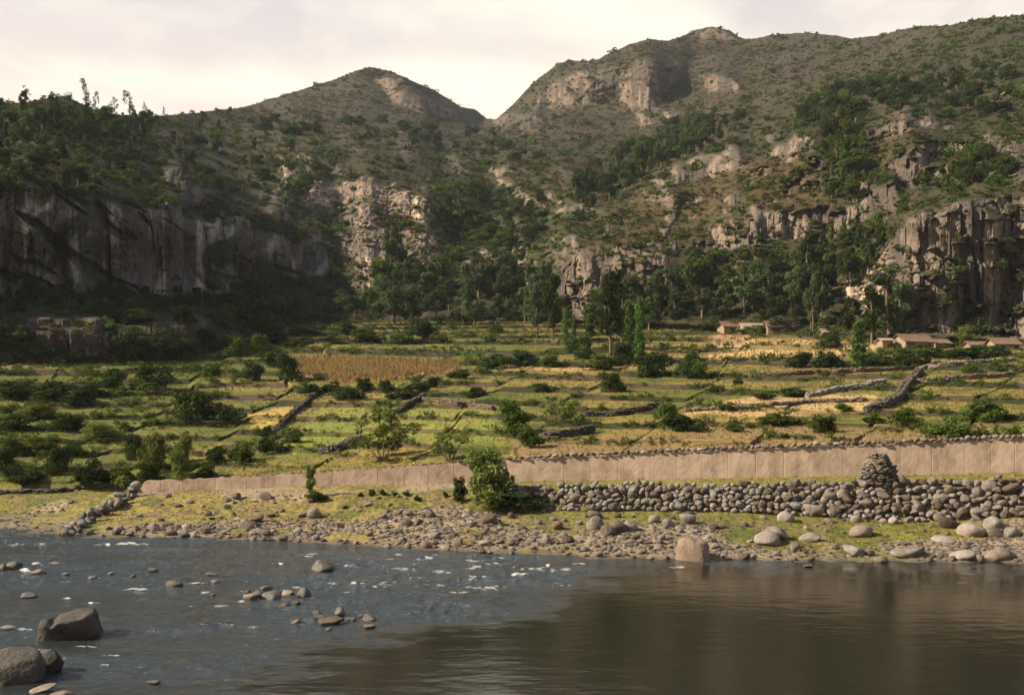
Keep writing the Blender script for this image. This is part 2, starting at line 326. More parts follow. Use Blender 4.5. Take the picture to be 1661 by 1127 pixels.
# --- bed and bank: knots (Y, z)
e = sstep(760, 825, us)
embt_Y = wY - lerp(5.0, 3.0, sstep(800, 1640, us)); embt_z = z_of(pl(EMBT, us), embt_Y)
embb_Y = embt_Y - lerp(3.0, 1.3, e); embb_z = z_of(pl(EMBB, us), embb_Y)
mid_t = 0.45; mid_Y = lerp(shore_Y, embb_Y, mid_t); mid_z = lerp(0.12, embb_z, mid_t * 0.9)
kn = [(shore_Y * 0.0 + 16.0, shore_Y * 0 - 1.6), (shore_Y - 3.5, shore_Y * 0 - 1.2), (shore_Y, shore_Y * 0 - 0.02), (mid_Y, mid_z), (embb_Y, embb_z), (embt_Y, embt_z), (wY + 0.02, wbz)]
segs = [2, 6, 30, 30, 22, 22]
bY, bZ = [], []
for i, n in enumerate(segs):
    last = i == len(segs) - 1
    t = np.linspace(0, 1, n + (1 if last else 0), endpoint=last)[:, None]
    bY.append(lerp(kn[i][0][None], kn[i + 1][0][None], t)); bZ.append(lerp(kn[i][1][None], kn[i + 1][1][None], t))
bY = np.concatenate(bY); bZ = np.concatenate(bZ)
bX = (us - CX)[None] / F * bY
amp = sstep(0.0, 1.0, bZ + 0.2) * 0.9
bZ = bZ + amp * (0.22 * fbm(bX / 3.5, bY / 3.5, 0, 4, 5) + 0.05 * vn(bX / 0.6, bY / 0.6, 0, 9)) * sstep(0, 2.5, wY[None] - bY)
# --- fields
fe = np.array(FEND, float); fev = np.interp(us, fe[:, 0], fe[:, 1]); feY = np.interp(us, fe[:, 0], fe[:, 2]); feZ = z_of(fev, feY)
fY0 = wY + 0.5; fZ0 = wtz - 0.12
t = np.linspace(0, 1, R_FIELD)[:, None]
g = 0.42 * t + 0.58 * t ** 2.0
fY = lerp(fY0[None], feY[None], g)
s_ = np.clip((fY - fY0) / (feY - fY0), 0, 1)
fZs = lerp(fZ0[None], feZ[None], s_ ** 1.08)
fX = (us - CX)[None] / F * fY; fU = np.broadcast_to(us[None], fY.shape); fVs = VH - (fZs - EYE) * F / fY
CORN = [(476, 582), (600, 583), (744, 590), (736, 601), (650, 612), (560, 622), (530, 612), (478, 606)]
corn = polymask(fU, fVs, CORN, 10)
pu = fU + 1.1 * (fVs - 640) + 30 * vn(fX / 18, fY / 18, 0, 21)
bounds = [-9000, -300, 60, 300, 455, 640, 800, 945, 1120, 1310, 1470, 1620, 1900, 2700]
prng = np.random.default_rng(5); ph = prng.uniform(0, 1, len(bounds)); dl = prng.uniform(.9, 1.25, len(bounds))
fphase = np.zeros_like(fY); fdl = np.zeros_like(fY)
for i, b in enumerate(bounds):
    w = sstep(b - 4, b + 4, pu); fphase = lerp(fphase, ph[i], w); fdl = lerp(fdl, dl[i], w)
fdl = fdl * lerp(0.85, 1.45, sstep(70, 230, fY))
q = fZs / fdl + fphase + 0.22 * fbm(fX / 26, fY / 26, 0, 2, 31)
fl = np.floor(q); fr = q - fl
rw = 0.46                                             # share of each step's height that is the riser
ry = np.where(fr < rw, fr / rw * .05, .05 + .95 * (fr - rw) / (1 - rw))
slope_ = np.gradient(fZs, axis=0) / np.maximum(np.gradient(fY, axis=0), 1e-3)
tm = (1 - corn) * sstep(0.0, 0.04, s_) * (1 - sstep(0.95, 1.0, s_)) * lerp(0.8, 1.0, sstep(100, 500, fU))
dYt = (ry - fr) * fdl / np.clip(slope_, .05, .4) * tm
fY = fY + dYt; fY = np.maximum.accumulate(fY, axis=0); fY = np.minimum(fY, feY[None])
fX = (us - CX)[None] / F * fY
fZ = fZs + 0.10 * fbm(fX / 2.2, fY / 2.2, 0, 3, 41) * sstep(0.0, 0.02, s_)
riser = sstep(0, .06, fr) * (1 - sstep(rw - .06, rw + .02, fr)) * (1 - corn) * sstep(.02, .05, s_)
# --- hillside: distance as a function of (column, row), interpolated through the listed points
pts = []
for u0, lst in HILL.items():
    for v0, Y0 in lst: pts.append((u0, v0, Y0))
for u0 in range(-900, 2601, 60): pts.append((u0, np.interp(u0, fe[:, 0], fe[:, 1]), np.interp(u0, fe[:, 0], fe[:, 2])))
pts = np.array(pts, float); _, ix = np.unique(np.round(pts[:, :2] / 6), axis=0, return_index=True); pts = pts[ix]
sx, sy = 1.0, 1.7
A = np.hypot((pts[:, None, 0] - pts[None, :, 0]) * sx, (pts[:, None, 1] - pts[None, :, 1]) * sy)
n_ = len(pts); K = np.zeros((n_ + 1, n_ + 1)); K[:n_, :n_] = -A - np.eye(n_) * 1.0; K[:n_, n_] = 1; K[n_, :n_] = 1
wts = np.linalg.solve(K, np.concatenate([np.log(pts[:, 2]), [0]]))
cgu = np.arange(-900, 2609, 8.0); cgv = np.arange(-10, 620, 6.0); CU, CV = np.meshgrid(cgu, cgv)
CL = np.zeros(CU.shape) + wts[n_]
for i in range(n_): CL -= wts[i] * np.hypot((CU - pts[i, 0]) * sx, (CV - pts[i, 1]) * sy)
for _k in range(2):                                   # light smoothing
    CL = (np.pad(CL, ((1, 1), (0, 0)), 'edge')[2:] + np.pad(CL, ((1, 1), (0, 0)), 'edge')[:-2] + 2 * CL) / 4
    CL = (np.pad(CL, ((0, 0), (1, 1)), 'edge')[:, 2:] + np.pad(CL, ((0, 0), (1, 1)), 'edge')[:, :-2] + 2 * CL) / 4
def logY(u, v):
    a = np.clip((u - cgu[0]) / 8.0, 0, len(cgu) - 1.001); b = np.clip((v - cgv[0]) / 6.0, 0, len(cgv) - 1.001)
    i, j = a.astype(int), b.astype(int); fa, fb = a - i, b - j
    return (CL[j, i] * (1 - fa) + CL[j, i + 1] * fa) * (1 - fb) + (CL[j + 1, i] * (1 - fa) + CL[j + 1, i + 1] * fa) * fb
skv = pl(SKY, us) + 1.6 * fbm(us / 16, 0, 0, 3, 77)
th = np.linspace(0, 1, R_HILL)[:, None]
fe_v_real = VH - (fZ[-1] - EYE) * F / fY[-1]
hV = lerp(fe_v_real[None], skv[None], th); hU = np.broadcast_to(us[None], hV.shape).copy()
hl = logY(hU, hV)
wu = hU + 7 * fbm(hU / 22, hV / 22, 0.3, 3, 51); wv = hV + 6 * fbm(hU / 22, hV / 30, 0.7, 3, 52) + 9 * np.sign(vn(hU / 19, 0, 0, 53)) * sstep(600, 500, hU) * sstep(430, 380, hV)
rock = np.zeros(hV.shape); pink = np.zeros(hV.shape)
for poly, st, tint in ROCKS:
    m = polymask(wu, wv, poly, 9) * st; pink = np.where(m > rock, tint, pink); rock = np.maximum(rock, m)
oc = fbm(wu / 34, wv / 20, .5, 4, 58) * .5 + .5
ocw = polymask(hU, hV, [(430, 230), (760, 225), (900, 260), (1040, 330), (1210, 215), (1560, 150), (1640, 300), (1440, 360), (1440, 470), (1000, 520), (760, 520), (560, 480), (420, 300)], 60)
m = sstep(.585, .63, oc) * ocw * .85; pink = np.where(m > rock, .55, pink); rock = np.maximum(rock, m)
holes = sstep(.56, .66, fbm(wu / 26, wv / 13, 2.5, 4, 59) * .5 + .5); rock = rock * (1 - .85 * holes * (1 - .75 * polymask(hU, hV, ROCKS[0][0], 30)) * (1 - .25 * (polymask(hU, hV, ROCKS[3][0], 20) + polymask(hU, hV, ROCKS[4][0], 20))))
# rock faces stand steeper, the slope above each takes up the distance again
dl_ = np.diff(hl, axis=0); dpx = np.abs(np.diff(hV, axis=0))
D = np.zeros(hV.shape); cen_ = polymask(hU, hV, [(440, 240), (730, 250), (740, 440), (600, 510), (540, 430), (440, 310)], 30)
for r in range(1, R_HILL):
    D[r] = D[r - 1] * np.exp(-dpx[r - 1] / 38.0 * (1 - .9 * rock[r])) - np.maximum(dl_[r - 1], 0) * lerp(.85, .45, cen_[r]) * rock[r]
kw = np.exp(-0.5 * (np.arange(-12, 13) / 4.5) ** 2); kw /= kw.sum()
Dp = np.pad(D, ((0, 0), (12, 12)), 'edge'); D = sum(kw[i] * Dp[:, i:i + NC] for i in range(25))
off = (np.log(fY[-1]) - hl[0])[None] * np.exp(-th * 14)
hl = hl + D + off
Yb = np.exp(hl); Xb = (hU - CX) / F * Yb; Zb = EYE + (VH - hV) / F * Yb
edge = sstep(0.0, 0.03, th)
disp = np.zeros(hV.shape)
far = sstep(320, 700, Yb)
for lam, a, sd in ((90, .055, 1), (38, .06, 2), (16, .055, 3), (7, .05, 4), (3, .045, 5)):
    wgt = 1.0 if lam > 10 else (1 - far)
    disp += lam * a * vn(Xb / lam, Yb / lam, Zb / lam, 60 + sd) * 1.5 * wgt * lerp(1, 0.55, rock)
farq = Yb > 460
XS = np.where(farq, (hU - CX) * .45, (hU - CX) * .145)  # run along the face, in metres
flute = np.zeros(hV.shape)
for lam, a, sd in ((30, .10, 1), (12, .15, 2), (5, .17, 3), (2.2, .15, 4)):
    wgt = lerp(1.0, 1.0 if lam > 4 else 0.3, far)
    nz = vn(XS / lam + 0.15 * vn(XS / 20, 0, Zb / 25, 3), 0, Zb / (lam * 7.0), 80 + sd)
    flute += lam * a * (1 - 2 * np.abs(nz)) * wgt * (2.2 if lam < 20 else 1.3)
def cells(x, y, z, seed):
    """nearest jittered cell: id value 0..1"""
    xi, yi, zi = np.floor(x), np.floor(y), np.floor(z); best = np.full(x.shape, 9.0); val = np.zeros(x.shape)
    for dx in (-1, 0, 1):
        for dy in (-1, 0, 1):
            for dz in (-1, 0, 1):
                cx_, cy_, cz_ = xi + dx, yi + dy, zi + dz
                d = (cx_ + _h(cx_, cy_, cz_, seed) - x) ** 2 + (cy_ + _h(cx_, cy_, cz_, seed + 1) - y) ** 2 + (cz_ + _h(cx_, cy_, cz_, seed + 2) - z) ** 2
                b_ = d < best; best = np.where(b_, d, best); val = np.where(b_, _h(cx_, cy_, cz_, seed + 3), val)
    return val
rs_ = rock > .03; block = np.zeros(hV.shape); tintc = np.full(hV.shape, .5)
xx, yy, zz_ = XS[rs_], Yb[rs_] * 0, Zb[rs_]; wob = .45 * vn(xx / 5, yy / 5, zz_ / 5, 71)
bl = np.zeros(xx.shape)
for lx, lz, a, sd in ((9, 70, 2.8, 1), (3.4, 30, 2.2, 2), (1.6, 8, 1.1, 3), (.8, 2.5, .5, 4)):
    c = cells((xx + wob) / lx, yy / (lx * 1.3), (zz_ + wob) / lz, 500 + sd); bl += a * (c - .5) * (1.0 if lx > 4 else 1 - far[rs_] * .7)
    if sd == 1: tin1 = c
    if sd == 2: tintc[rs_] = .5 * c + .5 * tin1
    if sd == 4: tintc[rs_] = .55 * tintc[rs_] + .45 * c
bl += lerp(1.0, 2.0, far[rs_]) * .8 * np.sign(np.sin((zz_ + .12 * xx + 2 * wob) / 2.4)) * .35     # bedding
block[rs_] = bl
ruff = np.zeros(hV.shape)
for lam, a_, sd in ((210, .10, 11), (85, .10, 12), (34, .08, 13)): ruff += lam * a_ * (1 - 2 * np.abs(vn(Xb / lam, Yb / lam, Zb / lam, 90 + sd)))
rc_near = polymask(hU, hV, ROCKS[15][0], 20)
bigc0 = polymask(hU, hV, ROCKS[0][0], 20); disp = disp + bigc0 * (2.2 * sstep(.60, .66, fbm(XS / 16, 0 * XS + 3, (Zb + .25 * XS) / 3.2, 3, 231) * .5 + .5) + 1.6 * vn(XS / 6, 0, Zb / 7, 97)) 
disp = disp * 1.5 - far * ruff - rock * (flute * .34 - block * lerp(1.15, .75, rc_near))
bluff = np.maximum(polymask(hU, hV, ROCKS[25][0], 24), polymask(hU, hV, ROCKS[26][0], 24)); disp = disp * (1 - .72 * bluff)
hY = Yb + disp * edge
hY = np.maximum(hY, feY[None] * 0.995)
hX = (hU - CX) / F * hY; hZ = EYE + (VH - hV) / F * hY
# --- behind the skyline the ground falls away again
tb = np.linspace(0, 1, R_BACK + 1)[1:, None]
kY = hY[-1][None] * (1 + 0.7 * tb ** 1.3); kZ = hZ[-1][None] - (hZ[-1][None] + 5) * (0.06 * tb + 0.94 * tb ** 2)
GY = np.concatenate([bY, fY, hY, kY]); GZ = np.concatenate([bZ, fZ, hZ, kZ]); NR = GY.shape[0]
GU = np.broadcast_to(us[None], GY.shape); GX = (GU - CX) / F * GY; GV = VH - (GZ - EYE) * F / GY
r0f = len(bY); r0h = r0f + R_FIELD; r0k = r0h + R_HILL
RS = np.minimum.accumulate(GV[8:], axis=0)            # what the eye can see: the lowest row so far in each column
def place(u, v):
    """point of the ground that is seen at photo pixel (u, v)"""
    c = int(np.clip(np.searchsorted(us, u), 1, NC - 1)); c = c if abs(us[c] - u) < abs(us[c - 1] - u) else c - 1
    col = RS[:, c]; i = int(np.searchsorted(-col, -v)); i = min(max(i, 1), len(col) - 1)
    a, b = col[i - 1], col[i]; f = 0.0 if a == b else min(max((a - v) / (a - b), 0), 1)
    r = i + 8
    Y = lerp(GY[r - 1, c], GY[r, c], f); Z = lerp(GZ[r - 1, c], GZ[r, c], f)
    return Vector(((u - CX) / F * Y, Y, Z))
def ground(x, y):
    u = CX + F * x / y; c = int(np.clip(np.searchsorted(us, u), 1, NC - 1)); zz = []
    for cc in (c - 1, c):
        zz.append(np.interp(y, GY[:r0h, cc], GZ[:r0h, cc]))
    f = min(max((u - us[c - 1]) / (us[c] - us[c - 1]), 0), 1); return float(lerp(zz[0], zz[1], f))

# --- colours of the ground (earth, turf, rock): the surface's own, plus shade painted on the bluff and contrast on the left cliff
def C(*a): return np.array(a, float)
def mixc(a, b, m): return a + (b - a) * m[..., None]
alb = np.zeros(GY.shape + (3,))
n1 = fbm(GX / 9, GY / 9, GZ / 9, 4, 201) * .5 + .5; n2 = fbm(GX / 2.2, GY / 2.2, GZ / 2.2, 3, 202) * .5 + .5; n3 = fbm(GX / 40, GY / 40, GZ / 40, 3, 203) * .5 + .5
# bank
s = slice(0, r0f); a = np.broadcast_to(C(0.1299, 0.1200, 0.0270), bY.shape + (3,)).copy()
a = mixc(a, C(0.2044, 0.1586, 0.0530), sstep(.42, .62, n1[s])); a = mixc(a, C(0.0706, 0.0892, 0.0193), sstep(.58, .72, n2[s]) * .8)
a = mixc(a, C(0.1512, 0.1041, 0.0580), sstep(.56, .68, fbm(bX / 1.3, bY / 1.3, 1, 4, 78) * .5 + .5) * .7); a = mixc(a, C(0.0554, 0.0693, 0.0193), sstep(.60, .72, fbm(bX / .5, bY / .5, 1, 3, 79) * .5 + .5) * .6)
rub = .9 * sstep(.45, .62, fbm(bX / 5, bY / 5, 3, 3, 77) * .5 + .5 + .10 * sstep(900, 300, fU[0])[None] - .3 * sstep(240, 190, us)[None] - .09 * sstep(1150, 1400, us)[None]); a = mixc(a, C(0.2357, 0.1813, 0.1246), rub)
nearw = 1 - sstep(0.02, 0.16, bZ + .25 * (n2[s] - .5)); a = mixc(a, C(0.1259, 0.1001, 0.0753), nearw); a = mixc(a, C(0.0503, 0.0445, 0.0386), 1 - sstep(-.1, .12, bZ))
eb = sstep(0, .5, bY - embt_Y[None] + .6) * sstep(800, 850, us)[None]; a = mixc(a, C(0.1489, 0.1348, 0.0338), eb * .8)
alb[s] = a
# fields
s = slice(r0f, r0h); tan = np.clip(sstep(.34, .74, n1[s] * .6 + n3[s] * .4 + .10 * sstep(500, 1300, fU) - .26 * sstep(520, 60, fU)), 0, 1)
a = np.broadcast_to(C(0.0939, 0.0996, 0.0204), fY.shape + (3,)).copy(); a = mixc(a, C(0.2092, 0.1503, 0.0396), tan); a = mixc(a, C(0.0446, 0.0559, 0.0129), sstep(.52, .7, n2[s]) * .75)
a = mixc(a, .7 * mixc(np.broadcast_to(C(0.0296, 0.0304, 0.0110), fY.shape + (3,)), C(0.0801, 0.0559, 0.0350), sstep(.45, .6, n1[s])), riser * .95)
a = mixc(a, C(0.3214, 0.1747, 0.0718), corn)
for poly, c3 in (([(1110, 660), (1250, 640), (1420, 640), (1430, 668), (1250, 676), (1110, 672)], C(0.3626, 0.2489, 0.1126)), ([(830, 715), (1300, 690), (1640, 690), (1640, 720), (1000, 745), (830, 745)], C(0.1795, 0.1216, 0.0548)),
                 ([(1150, 560), (1240, 545), (1460, 562), (1460, 572), (1150, 585)], C(0.4116, 0.2783, 0.1198)), ([(1150, 545), (1215, 530), (1215, 560), (1160, 565)], C(0.3293, 0.2123, 0.1198)),
                 ([(0, 575), (165, 572), (170, 592), (0, 596)], C(0.3430, 0.2133, 0.1198)), ([(400, 670), (500, 655), (470, 690), (410, 700)], C(0.3293, 0.2265, 0.0665)),
                 ([(800, 592), (1040, 592), (1040, 600), (800, 602)], C(0.3453, 0.2265, 0.0793)), ([(1040, 565), (1160, 560), (1160, 568), (1040, 572)], C(0.3453, 0.2265, 0.0793))):
    a = mixc(a, c3, polymask(fU + 10 * (n1[s] - .5), fVs + 10 * (n2[s] - .5), poly, 8) * (1 - .6 * riser))
for poly in ([(450, 740), (520, 660), (660, 655), (620, 720)], [(640, 660), (800, 665), (820, 720), (660, 715)]):
    a = mixc(a, C(0.1691, 0.1900, 0.0359), polymask(fU, fVs, poly, 14) * .7 * (1 - riser * .7))
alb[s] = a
# hills
s = slice(r0h, r0k)
dry = np.zeros(hV.shape); grn = np.zeros(hV.shape)
for poly, st in DRYZ: dry = np.maximum(dry, polymask(wu, wv, poly, 30) * st)
for poly, st in GREENZ: grn = np.maximum(grn, polymask(wu, wv, poly, 30) * st)
a = np.broadcast_to(C(0.0314, 0.0282, 0.0118), hV.shape + (3,)).copy()
a = mixc(a, C(0.0466, 0.0345, 0.0176), sstep(.4, .62, n3[s]) * .8)
a = mixc(a, C(0.0685, 0.0441, 0.0196), dry * sstep(.25, .6, n1[s])); a = mixc(a, C(0.0404, 0.0478, 0.0122), grn * sstep(.2, .6, n1[s]) * .8)
a = mixc(a, C(0.0179, 0.0212, 0.0083), sstep(.47, .6, n2[s]) * .75 * (1 - .4 * dry)); a = mixc(a, C(0.0163, 0.0196, 0.0078), sstep(.54, .66, n1[s]) * .6 * (1 - .5 * dry))
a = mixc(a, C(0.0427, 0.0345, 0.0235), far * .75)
rn = fbm(XS / 4.5, 0 * XS, Zb / 32, 4, 222) * .5 + .5; rn2 = fbm(XS / 1.5, 0 * XS, Zb / 16, 3, 223) * .5 + .5
rc = mixc(np.broadcast_to(C(.085, .075, .072), hV.shape + (3,)), C(.22, .165, .125), pink)
rc = mixc(rc, C(.40, .30, .225), sstep(.76, .8, pink) * (1 - far))
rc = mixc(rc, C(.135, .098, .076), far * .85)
bigc = polymask(hU, hV, ROCKS[0][0], 20)
rc = mixc(rc, C(.235, .225, .215), bigc)
rc = rc * lerp(.72 + .6 * tintc, .35 + 1.75 * tintc, bigc)[..., None]  # left cliff: pale blocks, contrast painted up where shade hides the relief
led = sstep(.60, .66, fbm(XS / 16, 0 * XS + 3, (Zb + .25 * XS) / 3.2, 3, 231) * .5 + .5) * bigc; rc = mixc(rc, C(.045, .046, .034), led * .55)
gap = sstep(.55, .62, fbm(XS / 6.5 + .9 * vn(XS / 9, 0, Zb / 9, 4), 0 * XS, Zb / 26, 4, 229) * .5 + .5) * bigc
rc = mixc(rc, C(.03, .026, .026), sstep(.44, .56, rn) * np.maximum(lerp(.9, .6, pink), .6 * bigc)); rc = mixc(rc, C(.03, .032, .026), gap * .8); rc = mixc(rc, C(.07, .058, .048), sstep(.5, .66, rn2) * .7)
gr_ = np.gradient(hY, axis=0); ledge = sstep(2.0, 4.5, gr_ * 2 / (Yb / 230)) * sstep(.4, .6, n2[s])              # soil and scrub gather on ledges
rc = mixc(rc, C(.05, .052, .022), ledge * .6)
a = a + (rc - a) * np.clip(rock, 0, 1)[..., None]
a = mixc(a, C(.042, .031, .023), bluff * .85)  # bluff: brown earth, its colour darkened further to stand in for shade
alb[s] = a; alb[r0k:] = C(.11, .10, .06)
alb4 = np.concatenate([alb, np.ones(alb.shape[:2] + (1,))], axis=2)

VERT = np.stack([GX, GY, GZ], axis=2)
def sheet(name, ra, rb, mat, face_sel=None):
    """rows ra..rb of the ground as one mesh; face_sel picks faces"""
    n = rb - ra; idx = np.arange(n * NC).reshape(n, NC)
    qd = np.stack([idx[:-1, :-1], idx[:-1, 1:], idx[1:, 1:], idx[1:, :-1]], axis=2)
    qd = qd.reshape(-1, 4) if face_sel is None else qd[face_sel]
    used = np.unique(qd); remap = np.full(n * NC, -1, np.int64); remap[used] = np.arange(len(used))
    v = VERT[ra:rb].reshape(-1, 3)[used]; c = alb4[ra:rb].reshape(-1, 4)[used]
    return mesh_np(name, v, remap[qd], mat, attrs={'albedo': ('FLOAT_COLOR', c)})
tag(sheet('river_bank', 0, r0f + 1, M_BANK), 'stony grassy river bank below the long wall', kind='structure')
tag(sheet('terraced_field', r0f, r0h + 1, M_FIELD), 'green and tan terraced fields above the wall', kind='structure')
ismt = (hY[:-1, :-1] > 520) & (hU[:-1, :-1] > 260)
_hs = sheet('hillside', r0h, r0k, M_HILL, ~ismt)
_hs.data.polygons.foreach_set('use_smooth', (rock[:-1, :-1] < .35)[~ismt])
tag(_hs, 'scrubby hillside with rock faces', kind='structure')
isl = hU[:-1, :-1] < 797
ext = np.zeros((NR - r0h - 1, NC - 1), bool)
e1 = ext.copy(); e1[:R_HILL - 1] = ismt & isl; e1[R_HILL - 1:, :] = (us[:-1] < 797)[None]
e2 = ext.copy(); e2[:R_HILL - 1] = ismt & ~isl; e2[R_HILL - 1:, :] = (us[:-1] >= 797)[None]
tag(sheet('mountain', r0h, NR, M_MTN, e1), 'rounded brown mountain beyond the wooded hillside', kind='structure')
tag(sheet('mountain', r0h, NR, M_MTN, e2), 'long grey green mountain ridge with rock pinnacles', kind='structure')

# near bank under and behind the camera, out of the picture
nx, ny = 60, 24
gx, gy = np.meshgrid(np.linspace(-70, 70, nx), np.linspace(-40, 24, ny))
gz = lerp(7.3, -1.8, sstep(0, 1, (gy - 2) / 19.0)) + .35 * fbm(gx / 4, gy / 4, 0, 3, 5)
ii = np.arange(nx * ny).reshape(ny, nx); qd = np.stack([ii[:-1, :-1], ii[:-1, 1:], ii[1:, 1:], ii[1:, :-1]], 2).reshape(-1, 4)
tag(mesh_np('near_bank_ground', np.stack([gx, gy, gz], 2).reshape(-1, 3), qd, M_BANK, attrs={'albedo': ('FLOAT_COLOR', np.tile([.2, .17, .08, 1], (nx * ny, 1)))}), kind='structure')

# ------------------------------------------------------------------ river
wu_ = np.concatenate([np.arange(-900, -40, 16.0), np.arange(-40, 1702, 1.9), np.arange(1702, 2600, 16.0)])
wv_ = np.concatenate([np.arange(845, 1150, 1.35), np.arange(1150, 1600, 12.0)])[::-1]
WU, WV = np.meshgrid(wu_, wv_); WYd = F * EYE / (WV - VH); WX = (WU - CX) / F * WYd
CALM = [(-200, 1260), (380, 1130), (430, 1095), (560, 1050), (700, 1022), (860, 1003), (920, 985), (940, 955), (1010, 935), (1120, 918), (1200, 915), (2600, 905)]
cb = pl(CALM, WU) + 10 * fbm(WU / 60, WV / 20, 0, 3, 6)
rough = 1 - sstep(-34, 22, WV - cb + 18 * vn(WX / 2.2, WYd / 1.3, 0, 61) + 9 * vn(WX / .8, WYd / .5, 0, 62))
strk = fbm(WX / 7, WYd / 2.4, 0, 3, 63) * .5 + .5; rough = rough * lerp(.42, 1.0, sstep(.34, .58, strk)) * lerp(.85, 1.0, sstep(1130, 1000, WV))
for poly in ([(470, 1000), (760, 1030), (640, 1040), (480, 1020)],): pass
wz = np.zeros(WU.shape)
for lam, a, sd in ((2.6, .040, 1), (1.3, .040, 2), (.62, .028, 3), (.33, .014, 4)):
    wz += a * (1 - 2 * np.abs(vn(WX / lam, WYd / (lam * .75), 0, 300 + sd))) * 1.5
zone = .55 + .6 * sstep(.35, .65, fbm(WX / 6, WYd / 9, 0, 3, 44) * .5 + .5)
calmz = .0035 * vn(WX / 1.7, WYd / .9, 0, 7) + .0018 * vn(WX / .6, WYd / .35, 0, 8)
wzz = rough * wz * zone + (1 - rough) * calmz
# white water: standing waves and riffles
foam = np.zeros(WU.shape)
FO = [(885, 926, 62, 4), (840, 921, 30, 3), (770, 911, 34, 3), (815, 915, 24, 2.5), (765, 940, 30, 2.6), (785, 955, 30, 3), (640, 948, 20, 3), (570, 920, 16, 3.5), (655, 925, 28, 2.4), (1100, 921, 22, 2.4), (25, 884, 26, 3.5), (70, 886, 18, 3), (175, 884, 34, 2.5), (215, 883, 34, 3),
      (700, 905, 34, 2), (740, 962, 24, 2), (545, 950, 18, 2), (500, 900, 34, 2), (320, 946, 24, 2), (220, 957, 28, 2), (160, 1002, 14, 2.4), (330, 962, 18, 2), (40, 925, 14, 2.4), (840, 934, 34, 2.4), (720, 930, 26, 2), (460, 915, 28, 1.6)]
for _k in range(46):
    FO.append((rnd.gauss(730, 130), rnd.uniform(900, 965), rnd.uniform(10, 30), rnd.uniform(1.0, 2.0)))
for _k in range(16):
    FO.append((rnd.uniform(0, 420), rnd.uniform(885, 1090), rnd.uniform(10, 28), rnd.uniform(1.0, 2.2)))
FO = [f_ for f_ in FO if f_[1] < float(pl(CALM, f_[0])) - 8 or f_[0] > 1050]
for fu, fv, ru, rv in FO:
    ca, cb2 = np.searchsorted(wu_, (fu - 3 * ru, fu + 3 * ru)); ra_, rb_ = len(wv_) - np.searchsorted(wv_[::-1], (fv + 3 * rv + 2, fv - 3 * rv - 2)); q_ = (slice(max(ra_, 0), rb_ + 1), slice(ca, cb2))
    uu, vv = WU[q_], WV[q_]; d = ((uu - fu) / ru) ** 2 + ((vv - fv) / rv) ** 2; foam[q_] = np.maximum(foam[q_], np.exp(-d) * (.75 + .5 * vn(uu / 7, vv / 2.2, 0, 12)))
    wzz[q_] += .10 * np.exp(-(((uu - fu) / ru) ** 2 + ((vv - fv + 1) / (rv * .9)) ** 2)) * min(1, rv / 4)
nr, nc = WU.shape; ii = np.arange(nr * nc).reshape(nr, nc); qd = np.stack([ii[:-1, :-1], ii[:-1, 1:], ii[1:, 1:], ii[1:, :-1]], 2).reshape(-1, 4)
m, n, l, b = new_mat('river_water')
fa = n.new('ShaderNodeAttribute'); fa.attribute_name = 'foam'; ra = n.new('ShaderNodeAttribute'); ra.attribute_name = 'rough'
fn = nnoise(n, l, 5.5, 6, .7, 'World', (1, 1.5, 1)); fn2 = nnoise(n, l, 1.3, 3, .6, 'World', (1, 1.4, 1))
def mth(op, x, y):
    q_ = n.new('ShaderNodeMath'); q_.operation = op
    for i_, z_ in enumerate((x, y)):
        if isinstance(z_, (int, float)): q_.inputs[i_].default_value = z_
        else: l.new(z_, q_.inputs[i_])
    return q_.outputs[0]
spk = mth('MULTIPLY', nramp(n, l, mth('ADD', fn, mth('MULTIPLY', fn2, .6)), .93, 1.06), ra.outputs['Fac'])           # scattered flecks of the riffles
fm_ = mth('MAXIMUM', nramp(n, l, mth('ADD', mth('MULTIPLY', fa.outputs['Fac'], .64), fn), .86, 1.22), mth('MULTIPLY', spk, .45))
body = nmix(n, l, ra.outputs['Fac'], (0.012, 0.012, 0.008), (0.026, 0.036, 0.043))
l.new(nmix(n, l, fm_, body, (0.50, 0.49, 0.49)), b.inputs['Base Color'])
l.new(nramp(n, l, fm_, 0, .7, .06, .9), b.inputs['Roughness']); b.inputs['IOR'].default_value = 1.33
h1 = nnoise(n, l, 3.2, 5, .65, 'World', (1, .8, 1)); h2 = nnoise(n, l, 1.1, 4, .55, 'World', (.6, 1.6, 1))
bp = n.new('ShaderNodeBump'); bp.inputs['Distance'].default_value = .16; l.new(h1, bp.inputs['Height']); l.new(nramp(n, l, ra.outputs['Fac'], 0, 1, .04, 1.0), bp.inputs['Strength'])
bp2 = n.new('ShaderNodeBump'); bp2.inputs['Distance'].default_value = .06; bp2.inputs['Strength'].default_value = .22; l.new(h2, bp2.inputs['Height']); l.new(bp.outputs[0], bp2.inputs['Normal']); l.new(bp2.outputs[0], b.inputs['Normal'])
tag(mesh_np('river', np.stack([WX, WYd, wzz], 2).reshape(-1, 3), qd, m, attrs={'foam': ('FLOAT', foam.ravel()), 'rough': ('FLOAT', rough.ravel())}), 'dark river with rapids and a calm pool', kind='structure')
